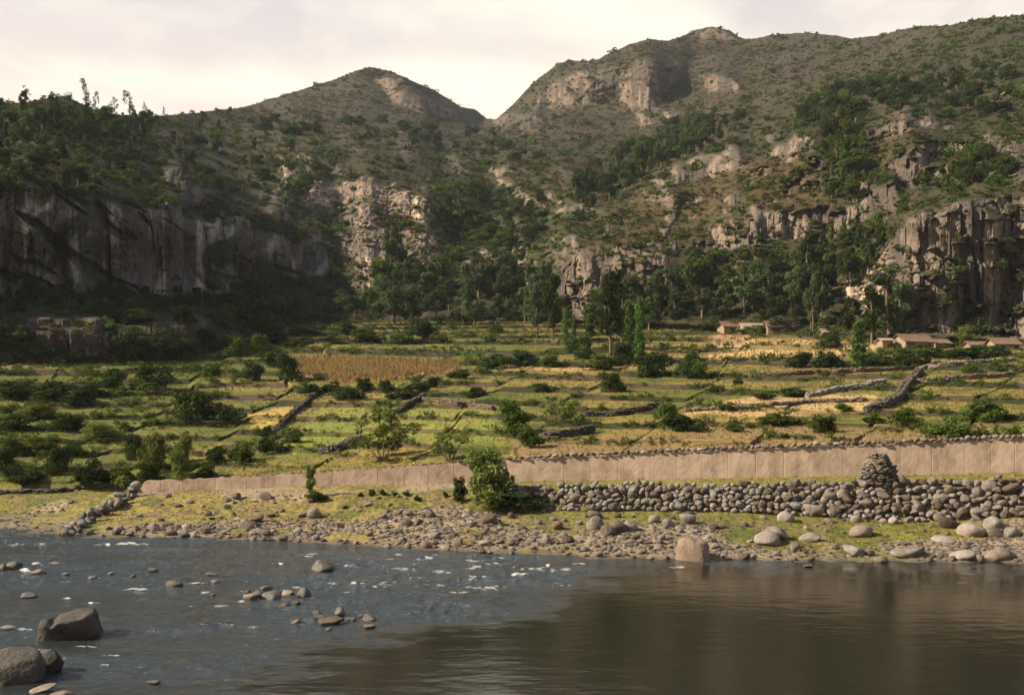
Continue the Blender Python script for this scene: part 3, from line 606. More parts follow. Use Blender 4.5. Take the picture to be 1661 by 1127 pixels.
# ------------------------------------------------------------------ plants: prototypes
def leaf_cloud(rng, cen, rad, n, size, cvar=.5, up=.25):
    """n leaf quads spread through ellipsoid clumps -> verts, quads, var"""
    k = len(cen); vol = np.prod(rad, axis=1) ** .67; ci = rng.choice(k, n, p=vol / vol.sum())
    d = rng.normal(size=(n, 3)); d /= np.linalg.norm(d, axis=1)[:, None]
    r = rng.uniform(.15, 1, n) ** .45
    p = cen[ci] + d * rad[ci] * r[:, None]
    nrm = d * .8 + rng.normal(size=(n, 3)) * .7 + np.array([0, 0, up]); nrm /= np.linalg.norm(nrm, axis=1)[:, None]
    t = np.cross(nrm, rng.normal(size=(n, 3))); t /= np.linalg.norm(t, axis=1)[:, None] + 1e-9; b = np.cross(nrm, t)
    s = size * rng.uniform(.55, 1.35, n)[:, None]; w = s * rng.uniform(.35, .6, n)[:, None]
    v = np.stack([p - t * s, p - b * w, p + t * s, p + b * w], 1).reshape(-1, 3)
    cv = rng.uniform(0, 1, k)
    var = np.clip(cvar * cv[ci] + (1 - cvar) * rng.uniform(0, 1, n), 0, 1)
    return v, np.arange(4 * n).reshape(-1, 4), np.repeat(var, 4)
def tube(pts, radii, sides=6):
    vs, fs = [], []
    pts = [np.array(p, float) for p in pts]
    for i, p in enumerate(pts):
        d = pts[min(i + 1, len(pts) - 1)] - pts[max(i - 1, 0)]; d /= np.linalg.norm(d) + 1e-9
        a = np.cross(d, [.3, 1, .1]); a /= np.linalg.norm(a) + 1e-9; b = np.cross(d, a)
        for j in range(sides):
            th_ = 2 * math.pi * j / sides; vs.append(p + radii[i] * (math.cos(th_) * a + math.sin(th_) * b))
    for i in range(len(pts) - 1):
        for j in range(sides):
            j2 = (j + 1) % sides; fs.append((i * sides + j, i * sides + j2, (i + 1) * sides + j2, (i + 1) * sides + j))
    return np.array(vs), np.array(fs)
def join(parts):
    vs, fs, o = [], [], 0
    for v, f in parts: vs.append(v); fs.append(f + o); o += len(v)
    return np.concatenate(vs), np.concatenate(fs)
class Proto:
    def __init__(s, kind, seed):
        rng = np.random.default_rng(seed); s.kind = kind; s.cache = {}
        if kind == 'shrub':
            k = 13; cen = rng.uniform(-1, 1, (k, 3)); cen[:, 2] = rng.uniform(.25, .8, k); rr = np.sqrt(np.maximum(.05, 1 - ((cen[:, 2] - .38) / .62) ** 2)); cen[:, :2] *= (.34 * rr)[:, None]
            rad = rng.uniform(.15, .26, (k, 3)); rad[:, 2] *= .9; cen[:5, 2] *= .5; n, size = 2300, .046
        elif kind == 'wispy':
            k = 16; cen = rng.uniform(-1, 1, (k, 3)); cen[:, 2] = rng.uniform(.2, .88, k); cen[:, :2] *= .38; rad = rng.uniform(.07, .17, (k, 3)); rad[:, 2] *= 1.2; n, size = 2200, .034
        elif kind == 'euc':
            k = 15; cen = np.zeros((k, 3)); cen[:, 2] = np.linspace(.30, .94, k) + rng.uniform(-.03, .03, k)
            wd = .17 * np.sin(np.clip((cen[:, 2] - .2) / .8, 0, 1) * math.pi) ** .7; an = rng.uniform(0, 7, k); cen[:, 0] = np.cos(an) * wd * rng.uniform(.3, 1, k); cen[:, 1] = np.sin(an) * wd * rng.uniform(.3, 1, k)
            rad = rng.uniform(.055, .12, (k, 3)); n, size = 2300, .026
        elif kind == 'thin':
            k = 12; cen = np.zeros((k, 3)); cen[:, 2] = np.linspace(.35, .96, k); an = rng.uniform(0, 7, k); wd = rng.uniform(.02, .17, k); cen[:, 0] = np.cos(an) * wd; cen[:, 1] = np.sin(an) * wd; rad = rng.uniform(.03, .085, (k, 3)); rad[:, 2] *= 1.4; n, size = 520, .022
        elif kind == 'poplar':
            k = 16; cen = np.zeros((k, 3)); cen[:, 2] = np.linspace(.12, .95, k); cen[:, :2] = rng.uniform(-.025, .025, (k, 2)); tp = np.sin(np.clip(cen[:, 2] * .9 + .1, 0, 1) * math.pi) ** .5
            rad = np.stack([.05 + .05 * tp, .05 + .05 * tp, np.full(k, .075)], 1) * rng.uniform(.75, 1.15, (k, 1)); n, size = 1900, .024
        else:  # broad tree
            k = 16; cen = rng.uniform(-1, 1, (k, 3)); cen[:, 2] = rng.uniform(.32, .86, k); rr = np.sqrt(np.maximum(.08, 1 - ((cen[:, 2] - .5) / .48) ** 2)); cen[:, :2] *= (.32 * rr)[:, None]
            rad = rng.uniform(.09, .19, (k, 3)); n, size = 2300, .040
        s.leaf = leaf_cloud(rng, cen, rad, n, size)
        tr = []
        if kind in ('shrub', 'wispy'):
            for i in range(7):
                c = cen[rng.integers(k)]; tr.append(tube([(c[0] * .1, c[1] * .1, -.06), (c[0] * .45, c[1] * .45, c[2] * .45), tuple(c)], [.016, .011, .005], 4))
        else:
            top = .93; wob = rng.uniform(-.02, .02, (6, 2)); wob[0] = 0
            zz = np.linspace(-.03, top, 6); r0 = {'euc': .016, 'thin': .013, 'poplar': .014}.get(kind, .03)
            tr.append(tube([(wob[i, 0], wob[i, 1], zz[i]) for i in range(6)], [r0 * (1.25 - z) for z in zz], 6))
            for i in range(min(k, 9)):
                c = cen[i]; h = max(.1, c[2] - .12); x, y = np.interp(h, zz, wob[:, 0]), np.interp(h, zz, wob[:, 1])
                tr.append(tube([(x, y, h), ((x + c[0]) / 2, (y + c[1]) / 2, (h + c[2]) / 2 + .02), tuple(c)], [r0 * .5, r0 * .35, r0 * .15], 4))
        s.trunk = mesh_np(kind + '_wood', *join(tr), M_BARK, link=False)
    def crown(s, mat):
        if mat.name not in s.cache:
            v, q_, var = s.leaf; s.cache[mat.name] = mesh_np(s.kind + '_leaves', v, q_, mat, smooth=False, attrs={'var': ('FLOAT', var)}, link=False)
        return s.cache[mat.name]
PROTO = {k: [Proto(k, 100 * i + 17 * len(k)) for i in range(n)] for k, n in (('shrub', 5), ('wispy', 3), ('euc', 5), ('thin', 4), ('poplar', 3), ('tree', 5))}
def plant(name, kind, loc, w, h, mat, label, cat, group, rz=None, sink=.02):
    p = rnd.choice(PROTO[kind]); base = {'euc': .36, 'thin': .36, 'poplar': .2, 'tree': .8, 'shrub': .92, 'wispy': .9}[kind]
    e = bpy.data.objects.new(name, None); COL.objects.link(e); e.empty_display_size = .5
    e.location = (loc[0], loc[1], loc[2] - sink * h); e.rotation_euler = (0, 0, rnd.uniform(0, 6.28) if rz is None else rz)
    sx_ = w / base; e.scale = (sx_, sx_, h)
    tag(e, label, cat, group)
    if kind in ('shrub', 'wispy'): a, b = 'foliage', 'stem'
    else: a, b = 'crown', 'trunk'
    obj(a, p.crown(mat), e); obj(b, p.trunk, e); return e

# ------------------------------------------------------------------ stuff: scatter one prototype set over many points (one object each)
PROTO_COL = {}
def scatter(name, pts, scale, protos, label, rot_tilt=0.0, cat=None):
    """points mesh + geometry nodes that put one of PROTOS on each point"""
    pts = np.asarray(pts, np.float32); n = len(pts)
    me = bpy.data.meshes.new(name); me.vertices.add(n); me.vertices.foreach_set('co', pts.ravel())
    rr = RNG.uniform(0, 6.283, n); sc = np.asarray(scale, np.float32)
    if sc.ndim == 1: sc = np.stack([sc] * 3, 1)
    for nm, tp, d in (('sc', 'FLOAT_VECTOR', sc), ('ro', 'FLOAT_VECTOR', np.stack([RNG.normal(0, rot_tilt + 1e-6, n), RNG.normal(0, rot_tilt + 1e-6, n), rr], 1)), ('pi', 'INT', RNG.integers(0, len(protos), n))):
        a_ = me.attributes.new(nm, tp, 'POINT'); a_.data.foreach_set('vector' if tp == 'FLOAT_VECTOR' else 'value', np.ascontiguousarray(d).astype(np.float32 if tp != 'INT' else np.int32).ravel())
    o = bpy.data.objects.new(name, me); COL.objects.link(o)
    col = bpy.data.collections.new(name + '_kinds')
    for i, pm in enumerate(protos): po = bpy.data.objects.new(f'{name}_kind_{i:02d}', pm); col.objects.link(po)
    g = bpy.data.node_groups.new(name, 'GeometryNodeTree'); g.interface.new_socket('Geometry', in_out='INPUT', socket_type='NodeSocketGeometry'); g.interface.new_socket('Geometry', in_out='OUTPUT', socket_type='NodeSocketGeometry')
    gi = g.nodes.new('NodeGroupInput'); go = g.nodes.new('NodeGroupOutput'); ip = g.nodes.new('GeometryNodeInstanceOnPoints'); ci = g.nodes.new('GeometryNodeCollectionInfo')
    ci.inputs['Collection'].default_value = col; ci.inputs['Separate Children'].default_value = True; ci.inputs['Reset Children'].default_value = True
    def na(nm, tp):
        x = g.nodes.new('GeometryNodeInputNamedAttribute'); x.data_type = tp; x.inputs['Name'].default_value = nm; return x.outputs['Attribute']
    g.links.new(gi.outputs[0], ip.inputs['Points']); g.links.new(ci.outputs[0], ip.inputs['Instance']); ip.inputs['Pick Instance'].default_value = True
    g.links.new(na('pi', 'INT'), ip.inputs['Instance Index']); g.links.new(na('sc', 'FLOAT_VECTOR'), ip.inputs['Scale'])
    er = g.nodes.new('FunctionNodeEulerToRotation'); g.links.new(na('ro', 'FLOAT_VECTOR'), er.inputs[0]); g.links.new(er.outputs[0], ip.inputs['Rotation'])
    g.links.new(ip.outputs[0], go.inputs[0])
    md = o.modifiers.new('scatter', 'NODES'); md.node_group = g
    return tag(o, label, cat, kind='stuff')
def tiny_bush(seed, mat, n=70, size=.13):
    rng = np.random.default_rng(seed); k = 5; cen = rng.uniform(-.32, .32, (k, 3)); cen[:, 2] = rng.uniform(.15, .6, k); v, q_, var = leaf_cloud(rng, cen, rng.uniform(.16, .32, (k, 3)), n, size)
    return mesh_np('scrub', v, q_, mat, smooth=False, attrs={'var': ('FLOAT', var)}, link=False)
def tuft(seed, mat, n=14, lean=.5, w=.05):
    rng = np.random.default_rng(seed); vs, qs, var = [], [], []
    for i in range(n):
        a = rng.uniform(0, 6.28); b = rng.uniform(0, .35); h = rng.uniform(.5, 1); x, y = b * math.cos(a), b * math.sin(a); dx, dy = math.cos(a) * lean * h * rng.uniform(.2, 1), math.sin(a) * lean * h * rng.uniform(.2, 1)
        px, py = -math.sin(a) * w, math.cos(a) * w; o = len(vs)
        vs += [(x - px, y - py, -.05), (x + px, y + py, -.05), (x + dx * .5 + px * .8, y + dy * .5 + py * .8, h * .6), (x + dx * .5 - px * .8, y + dy * .5 - py * .8, h * .6), (x + dx + px * .1, y + dy + py * .1, h), (x + dx - px * .1, y + dy - py * .1, h)]
        qs += [(o, o + 1, o + 2, o + 3), (o + 3, o + 2, o + 4, o + 5)]; var += [rng.uniform()] * 6
    return mesh_np('tuft', np.array(vs), np.array(qs), mat, smooth=False, attrs={'var': ('FLOAT', np.array(var))}, link=False)

def pick(prob, n, r0, r1):
    """n random ground vertices of rows r0..r1, chosen with weight PROB (rows r0..r1), jittered"""
    pr = prob * ((us > -500) & (us < 2200))[None]; wcol = np.gradient(us); pr = pr * wcol[None]; p_ = pr.ravel() / pr.sum()
    c = np.searchsorted(np.cumsum(p_), RNG.uniform(0, 1, n)); c = np.minimum(c, p_.size - 1); r, cc = np.divmod(c, NC)
    r = np.clip(r + r0, 0, NR - 2); cc = np.minimum(cc, NC - 2); f1, f2 = RNG.uniform(0, 1, (2, n))
    A_ = VERT[r, cc]; B_ = VERT[r, cc + 1]; C_ = VERT[r + 1, cc]
    return A_ + (B_ - A_) * f1[:, None] + (C_ - A_) * f2[:, None], r, cc

hs_ = slice(r0h, r0k)
clump = sstep(.42, .60, fbm(hX / 14, hY / 14, hZ / 14, 3, 400) * .5 + .5)
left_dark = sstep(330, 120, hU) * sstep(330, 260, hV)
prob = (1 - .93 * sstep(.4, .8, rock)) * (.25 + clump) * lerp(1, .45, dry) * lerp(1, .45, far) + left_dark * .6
scr_d = [tiny_bush(i, M_LEAF_DARK, 110, .11) for i in range(3)] + [tiny_bush(9 + i, M_LEAF_MID, 110, .11) for i in range(2)]
scr_m = [tiny_bush(20 + i, M_LEAF_MID) for i in range(3)] + [tiny_bush(30 + i, M_LEAF_DRY) for i in range(2)] + [tiny_bush(35 + i, M_LEAF_EUC) for i in range(2)]
p_, r_, c_ = pick(prob, 8000, r0h, r0k); sz = np.clip(p_[:, 1] * .0050, .7, 2.4) * RNG.lognormal(0, .5, len(p_)); p_[:, 2] -= .12 * sz
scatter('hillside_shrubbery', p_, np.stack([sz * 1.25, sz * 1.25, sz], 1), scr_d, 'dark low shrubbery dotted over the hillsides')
p_, r_, c_ = pick(prob * .5 + dry * .7 * (1 - rock) + .2 * (1 - rock), 15000, r0h, r0k); sz = np.clip(p_[:, 1] * .0036, .4, 1.7) * RNG.lognormal(0, .5, len(p_)); p_[:, 2] -= .12 * sz
scatter('slope_shrubbery', p_, np.stack([sz * 1.4, sz * 1.4, sz * .85], 1), scr_m, 'olive and brown scrub on the open slopes')
p_, r_, c_ = pick(far * (1 - .9 * rock) * (.35 + sstep(.4, .62, fbm(hX / 30, hY / 30, hZ / 30, 3, 410) * .5 + .5)), 11000, r0h, r0k); sz = np.clip(p_[:, 1] * .0019, .8, 1.8) * RNG.lognormal(0, .4, len(p_)); p_[:, 2] -= .1 * sz
scatter('mountain_shrubbery', p_, np.stack([sz * 1.3, sz * 1.3, sz * .7], 1), [tiny_bush(130 + i, M_LEAF_DRY) for i in range(3)] + [tiny_bush(135 + i, M_LEAF_EUC) for i in range(2)], 'fine grey green scrub covering the far mountains')
# bushes growing along the terrace risers
hedge = riser * sstep(.30, .50, fbm(fX / 6, fY / 6, 0, 3, 401) * .5 + .5 + .12 * sstep(500, 100, fU) + .1 * sstep(600, 530, fVs))
topveg = sstep(575, 540, fVs) * sstep(.4, .6, fbm(fX / 8, fY / 8, 0, 2, 402) * .5 + .5) * sstep(1150, 1000, fU)
leftveg = sstep(460, 100, fU) * sstep(.45, .6, fbm(fX / 5, fY / 5, 0, 3, 403) * .5 + .5) * .9
p_, r_, c_ = pick((hedge + topveg * .35 + leftveg) * (1 - corn), 6200, r0f, r0h); sz = RNG.lognormal(-.55, .45, len(p_)) * np.clip(p_[:, 1] / 110, .75, 1.6); p_[:, 2] -= .15 * sz
scatter('terrace_undergrowth', p_, np.stack([sz * 1.15, sz * 1.15, sz], 1), [tiny_bush(50 + i, M_LEAF_MID, 130, .085) for i in range(3)] + [tiny_bush(60 + i, M_LEAF_DARK, 130, .085) for i in range(1)] + [tiny_bush(66 + i, M_LEAF_PALE, 130, .085) for i in range(1)], 'low green undergrowth along the terrace edges')
# grass
gz_ = (1 - riser) ** 2 * (1 - corn); dryf = tan
p_, r_, c_ = pick(gz_ * (1 - .8 * dryf) , 9000, r0f, r0h); sz = RNG.uniform(.12, .30, len(p_)) * np.clip(p_[:, 1] / 100, .7, 1.6)
scatter('field_grass', p_, sz, [tuft(i, M_GRASS_G) for i in range(4)], 'rough green grass on the terraces')
p_, r_, c_ = pick(gz_ * (.08 + dryf), 9000, r0f, r0h); sz = RNG.uniform(.12, .28, len(p_)) * np.clip(p_[:, 1] / 100, .7, 1.6)
scatter('dry_grass', p_, sz, [tuft(10 + i, M_GRASS_Y) for i in range(4)], 'straw coloured grass on the terraces')
bsel = (bZ > .25) * (1 - .8 * rub)
p_, r_, c_ = pick(bsel, 9000, 0, r0f); sz = RNG.uniform(.05, .15, len(p_))
scatter('bank_grass', p_, sz, [tuft(20 + i, M_GRASS_G, 16, .7) for i in range(3)] + [tuft(25 + i, M_GRASS_Y, 16, .7) for i in range(2)], 'short yellow green grass on the river bank')
p_, r_, c_ = pick(corn, 3200, r0f, r0h); sz = RNG.uniform(.5, .95, len(p_)); scatter('maize_crop', p_, np.stack([sz * .6, sz * .6, sz], 1), [tuft(40 + i, M_MAIZE, 9, .5, .06) for i in range(4)], 'dry orange tan maize crop standing in the middle field')

# ------------------------------------------------------------------ stones: prototypes
def ico(sub):
    bm = bmesh.new(); bmesh.ops.create_icosphere(bm, subdivisions=sub, radius=1); v = np.array([x.co[:] for x in bm.verts]); f = np.array([[y.index for y in x.verts] for x in bm.faces]); bm.free(); return v, f
def stone(seed, mat, sub=3, ang=0.0, flat=.7, name='stone'):
    rng = np.random.default_rng(seed); v, f = ico(sub)
    for _ in range(int(5 + 9 * ang)):                 # planed facets
        d = rng.normal(size=3); d /= np.linalg.norm(d); h = rng.uniform(.62, .9) - .12 * ang; s_ = v @ d; v = v - np.outer(np.maximum(0, s_ - h) * (.85 if ang else .6), d)
    s1, s2, s3 = rng.uniform(0, 50, 3); v = v * (1 + .10 * vn(v[:, 0] * 1.6 + s1, v[:, 1] * 1.6 + s2, v[:, 2] * 1.6 + s3, seed) + .045 * vn(v[:, 0] * 4 + s1, v[:, 1] * 4 + s2, v[:, 2] * 4, seed))[:, None]
    v = v / np.abs(v).max(axis=0) * np.array([1, rng.uniform(.7, .95), flat]) * .5
    return mesh_np(name, v, f, mat, smooth=True, link=False)
STN = [stone(i, M_ROCK, 3, (.6, 1.1, .85)[i % 3], .50 + .07 * (i % 4)) for i in range(9)]
STNP = [stone(40 + i, M_ROCKP, 3, .2 * (i % 3), .6) for i in range(4)]
STND = [stone(60 + i, M_ROCKD, 3, .6, .65) for i in range(5)]
STNJ = [stone(140 + i, rock_mat(f'wet_river_stone_{i}', (.10, .083, .068), (.045, .038, .032), wet=True), 3, 1.0, .6) for i in range(4)]
STNK = [stone(150 + i, rock_mat(f'damp_pale_stone_{i}', (.22, .17, .135), (.09, .072, .058)), 3, .8, .55) for i in range(4)]
STNF = [stone(80 + i, M_ROCK, 2, .4, .5) for i in range(8)]
STNW = [stone(90 + i, M_WALLSTONE, 2, .6, .6) for i in range(6)]
def boulder(name, me, p, w, h, label, cat, group, rz=None, sink=.3, parent=None, tilt=.15):
    d = np.array(me.vertices[0].co); zs = h / max(1e-3, 2 * max(abs(v.co.z) for v in me.vertices)) if False else None
    o = bpy.data.objects.new(name, me); COL.objects.link(o); hz = h / .66
    o.scale = (w, w * rnd.uniform(.75, 1.0), hz); o.rotation_euler = (rnd.gauss(0, tilt), rnd.gauss(0, tilt), rnd.uniform(-.5, .5) + rnd.choice((0, math.pi)) if rz is None else rz)
    o.location = (p[0], p[1], p[2] + h * (.5 - sink))
    if parent is not None: o.parent = parent
    if label: tag(o, label, cat, group)
    return o
px = lambda n, p: n * p[1] / F                        # pixels to metres at a point

def block_stone():
    v_, f_b = ico(4); v_ = np.sign(v_) * np.abs(v_) ** .72; v_[:, 2] = np.minimum(v_[:, 2], .82 - .22 * v_[:, 0] + .06 * vn(v_[:, 0] * 3, v_[:, 1] * 3, 0, 2)); v_[:, :2] *= (1 - .10 * v_[:, 2:])
    v_ = v_ * (1 + .06 * vn(v_[:, 0] * 1.5, v_[:, 1] * 1.5, v_[:, 2] * 1.5, 19) + .03 * vn(v_[:, 0] * 5, v_[:, 1] * 5, v_[:, 2] * 5, 8))[:, None]; return mesh_np('stone', v_ * np.array([.5, .42, .40]), f_b, rock_mat('pale_block_stone', (.25, .197, .16), (.17, .133, .108)), link=False)
# boulders standing in the river: (u, v of foot, width, height, kind)
RIVER = [(113, 1032, 92, 50, 'D'), (523, 925, 40, 19, 'D'), (282, 951, 32, 14, 'R'), (248, 927, 19, 9, 'R'), (180, 933, 12, 7, 'R'), (216, 936, 12, 6, 'D'), (408, 973, 30, 16, 'P'), (441, 971, 40, 16, 'R'), (468, 966, 22, 14, 'P'), (491, 969, 28, 20, 'R'),
         (433, 957, 20, 10, 'D'), (461, 984, 22, 9, 'P'), (481, 980, 18, 8, 'R'), (553, 998, 20, 16, 'R'), (537, 1013, 44, 16, 'P'), (520, 1003, 26, 10, 'R'), (570, 1008, 24, 10, 'R'), (598, 1007, 26, 13, 'D'), (600, 1018, 22, 8, 'P'), (480, 1011, 18, 10, 'P'), (534, 1022, 10, 7, 'P'),
         (513, 996, 18, 8, 'D'), (24, 922, 30, 16, 'R'), (62, 930, 26, 10, 'P'), (90, 916, 26, 7, 'P'), (4, 924, 16, 12, 'R'), (106, 933, 16, 7, 'R'), (150, 938, 16, 6, 'R'), (46, 968, 30, 9, 'D'), (14, 1021, 34, 9, 'P'), (345, 933, 22, 6, 'D'), (350, 944, 18, 6, 'R'),
         (22, 1102, 110, 60, 'R'), (78, 1088, 54, 46, 'D'), (70, 1121, 44, 11, 'P'), (100, 1128, 40, 12, 'P'), (250, 1107, 24, 6, 'D'), (420, 965, 22, 9, 'R'), (586, 1000, 14, 6, 'R'), (640, 945, 16, 4, 'R'), (345, 966, 10, 6, 'P'), (400, 962, 14, 7, 'R'), (1310, 919, 18, 5, 'P')]
RLAB = {0: 'largest dark boulder with pale sloping top standing in the rapids', 1: 'lone dark boulder breaking the water in midstream below the left bank', 32: 'broad grey brown boulder at the lower left corner of the river', 33: 'dark angular boulder beside the broad one at the lower left corner'}
kinds_w = {'D': 'dark wet', 'R': 'grey brown', 'P': 'pale pinkish'}
rest = sorted([i for i in range(len(RIVER)) if i not in RLAB], key=lambda i: RIVER[i][0]); rk = {i: n for n, i in enumerate(rest)}
for i, (u, v, w, h, k) in enumerate(RIVER):
    Y = F * EYE / (v - VH); p = Vector(((u - CX) / F * Y, Y, 0.0)); me = {'D': STND, 'R': STNJ, 'P': STNK}[k][i % 4]
    if i == 0:                                        # block with a sloping top, higher to the right
        v_, f_b = ico(4); v_ = np.sign(v_) * np.abs(v_) ** .55; v_[:, 2] = np.minimum(v_[:, 2], .62 + .16 * v_[:, 0] - .22 * np.exp(-((v_[:, 0] + .55) / .12) ** 2) + .05 * vn(v_[:, 0] * 3, v_[:, 1] * 3, 0, 2)); v_[:, 0] *= 1 - .16 * v_[:, 2]
        v_ = v_ * (1 + .07 * vn(v_[:, 0] * 1.5, v_[:, 1] * 1.5, v_[:, 2] * 1.5, 9) + .05 * vn(v_[:, 0] * 5, v_[:, 1] * 5, v_[:, 2] * 5, 8) + .03 * vn(v_[:, 0] * 11, v_[:, 1] * 11, v_[:, 2] * 11, 7))[:, None]; me = mesh_np('stone', v_ * np.array([.5, .4, .38]), f_b, rock_mat('big_boulder_stone', (.062, .052, .044), (.025, .022, .019)), link=False)
    if i in (32, 33): me = stone(330 + i, rock_mat(f'corner_boulder_stone_{i}', (.062, .052, .044), (.025, .022, .019)), 4, .8, .7)
    lab = RLAB.get(i) or f'{kinds_w[k]} {"stone" if w < 20 else "boulder"} standing in the river, {ordinal(rk[i])} from the left'
    boulder('river_boulder', me, p, px(w, p), px(h, p) * (1.12 if i in (0, 32, 33) else 1.25), lab, 'boulder', 'stones standing in the river', sink=.26, rz=.3 if i == 0 else None, tilt=.06)

# boulders on the bank
spots = [(1124, 908, 54, 44, 'P')]
def free(u, v, w):
    return all(abs(u - a[0]) > (w + a[2]) * .42 or abs(v - a[1]) > (w + a[2]) * .22 for a in spots)
def sow(n, fn, w0, w1, tries=40):
    out = []
    for _ in range(n):
        for _t in range(tries):
            u, v = fn(); w = w0 * (w1 / w0) ** (rnd.random() ** 1.6)
            if free(u, v, w): spots.append((u, v, w, w * rnd.uniform(.5, .78), 'P' if rnd.random() < .22 else 'R')); break
def fw():
    u = rnd.uniform(90, 1655); return u, float(pl(SHORE, u)) - abs(rnd.gauss(0, 7)) - 1
def fm():
    u = rnd.gauss(1010, 110); u = min(max(u, 830), 1290); return u, rnd.uniform(838, 893)
def fr_():
    u = rnd.uniform(1230, 1655); return u, (rnd.uniform(852, 905) if u < 1340 or u > 1480 else rnd.choice((rnd.uniform(838, 848), rnd.uniform(886, 905))))
def fle():
    u = rnd.uniform(235, 830); return u, rnd.uniform(806, float(pl(SHORE, u)) - 12)
for a_ in ((965, 858, 30, 24), (1000, 862, 36, 24), (985, 868, 30, 22), (1022, 860, 28, 20), (1275, 845, 30, 22), (1318, 836, 36, 26), (1355, 836, 28, 26), (1345, 812, 30, 26), (1395, 868, 44, 22), (1535, 855, 40, 24), (1575, 868, 46, 28), (1615, 858, 38, 26), (1640, 870, 30, 26), (1530, 880, 40, 16), (1262, 872, 44, 22), (1315, 876, 40, 18), (1245, 880, 44, 22), (1385, 900, 40, 20), (1475, 902, 60, 20), (1115, 848, 28, 22), (660, 852, 24, 14), (790, 848, 34, 18), (415, 846, 30, 14), (510, 838, 26, 16), (432, 808, 28, 14), (700, 838, 18, 14), (108, 868, 30, 18), (1560, 905, 44, 18), (1620, 905, 50, 20)):
    spots.append((*a_, 'P' if a_[0] % 3 == 0 else 'R'))
sow(80, fw, 10, 26); sow(66, fm, 8, 26); sow(30, fr_, 8, 24); sow(70, fle, 7, 20)
spots = spots[:262]
def zone(u, v):
    if v > float(pl(SHORE, u)) - 16: return ('along the left waterline', 0) if u < 560 else ('along the middle waterline', 1) if u < 1100 else ('at the waterline below the embankment', 2)
    if u < 830: return ('on the stony slope under the wall', 3)
    return ('on the stony bank below the embankment', 4) if u < 1220 else ('on the grass strip below the embankment', 5)
byz = {}
for s_p in sorted(spots, key=lambda a: a[0]): byz.setdefault(zone(s_p[0], s_p[1])[0], []).append(s_p)
for zn, lst in byz.items():
    for i, s_p in enumerate(lst):
        u, v, w, h, k = s_p; p = place(u, v)
        big = (u, v) == (1124, 908)
        lab = 'big pale upright boulder with a flat face at the far waterline' if big else f'{"pale" if k == "P" else "grey"} {"boulder" if w > 18 else "rounded stone"} {zn}, {ordinal(i)} from the left'
        me = block_stone() if big else (STNP if k == 'P' else STN)[rnd.randrange(4 if k == 'P' else 9)]
        boulder('bank_boulder', me, p, px(w, p), px(h, p) * (1.15 if big else 1.2), lab, 'boulder', None if big else 'boulders ' + zn, sink=.30, tilt=.2 if not big else .03, rz=-.5 if big else None)
# the small stones between them
rubp = sstep(.02, .2, bZ) * (.04 + rub + .9 * nearw * (bZ > .0)) * (bY < (embb_Y[None] + .3)) + .5 * rub * (bY > embb_Y[None]) * (us < 780)[None] * (bY < embt_Y[None])
p_, r_, c_ = pick(rubp, 7000, 0, r0f); sz = RNG.lognormal(-1.55, .5, len(p_)); scatter('bank_rubble', p_, np.stack([sz, sz, sz * .8], 1), STNF, 'loose small stones and gravel on the river bank', .3)
scree = rock * (pink > .78) * (hY < 400)
p_, r_, c_ = pick(scree, 1400, r0h, r0k); sz = RNG.lognormal(-.1, .5, len(p_)); scatter('scree_rubble', p_, np.stack([sz, sz, sz * .8], 1), STNF, 'pale blocks of scree in the gully', .4)
HAZE = .00006
# ------------------------------------------------------------------ the long rammed-earth wall with its coping stones
m, n, l, b = new_mat('rammed_earth')
f1 = nnoise(n, l, 1.2, 5, .6, 'World'); f2 = nnoise(n, l, 1.0, 6, .7, 'World', (1, 1, .45)); f3 = nnoise(n, l, 14, 4, .6, 'World')
oi = n.new('ShaderNodeObjectInfo')
c = nmix(n, l, nramp(n, l, f1, .3, .7), (.25, .188, .145), (.325, .25, .196))
c = nmix(n, l, nramp(n, l, f2, .48, .70, 0, .7), c, (.11, .074, .054)); c = nmix(n, l, nramp(n, l, f3, .5, .8, 0, .4), c, (.15, .10, .072))
hs = n.new('ShaderNodeHueSaturation'); l.new(c, hs.inputs['Color']); l.new(nramp(n, l, oi.outputs['Random'], 0, 1, .88, 1.10), hs.inputs['Value'])
l.new(hs.outputs[0], b.inputs['Base Color']); b.inputs['Roughness'].default_value = .95; b.inputs['Specular IOR Level'].default_value = .1; nbump(n, l, f3, .5, .05, b)
M_WALL = m
wall = bpy.data.objects.new('rammed_earth_wall', None); COL.objects.link(wall)
tag(wall, 'long pinkish tan rammed earth wall with stone coping above the river bank', 'wall')
def wall_pt(u, which, back=0.0):
    Y = float(pl(WALLY, u)); v = float(pl(WALLB if which == 0 else WALLT, u)); p = P(u, v, Y); p[1] += back; return p
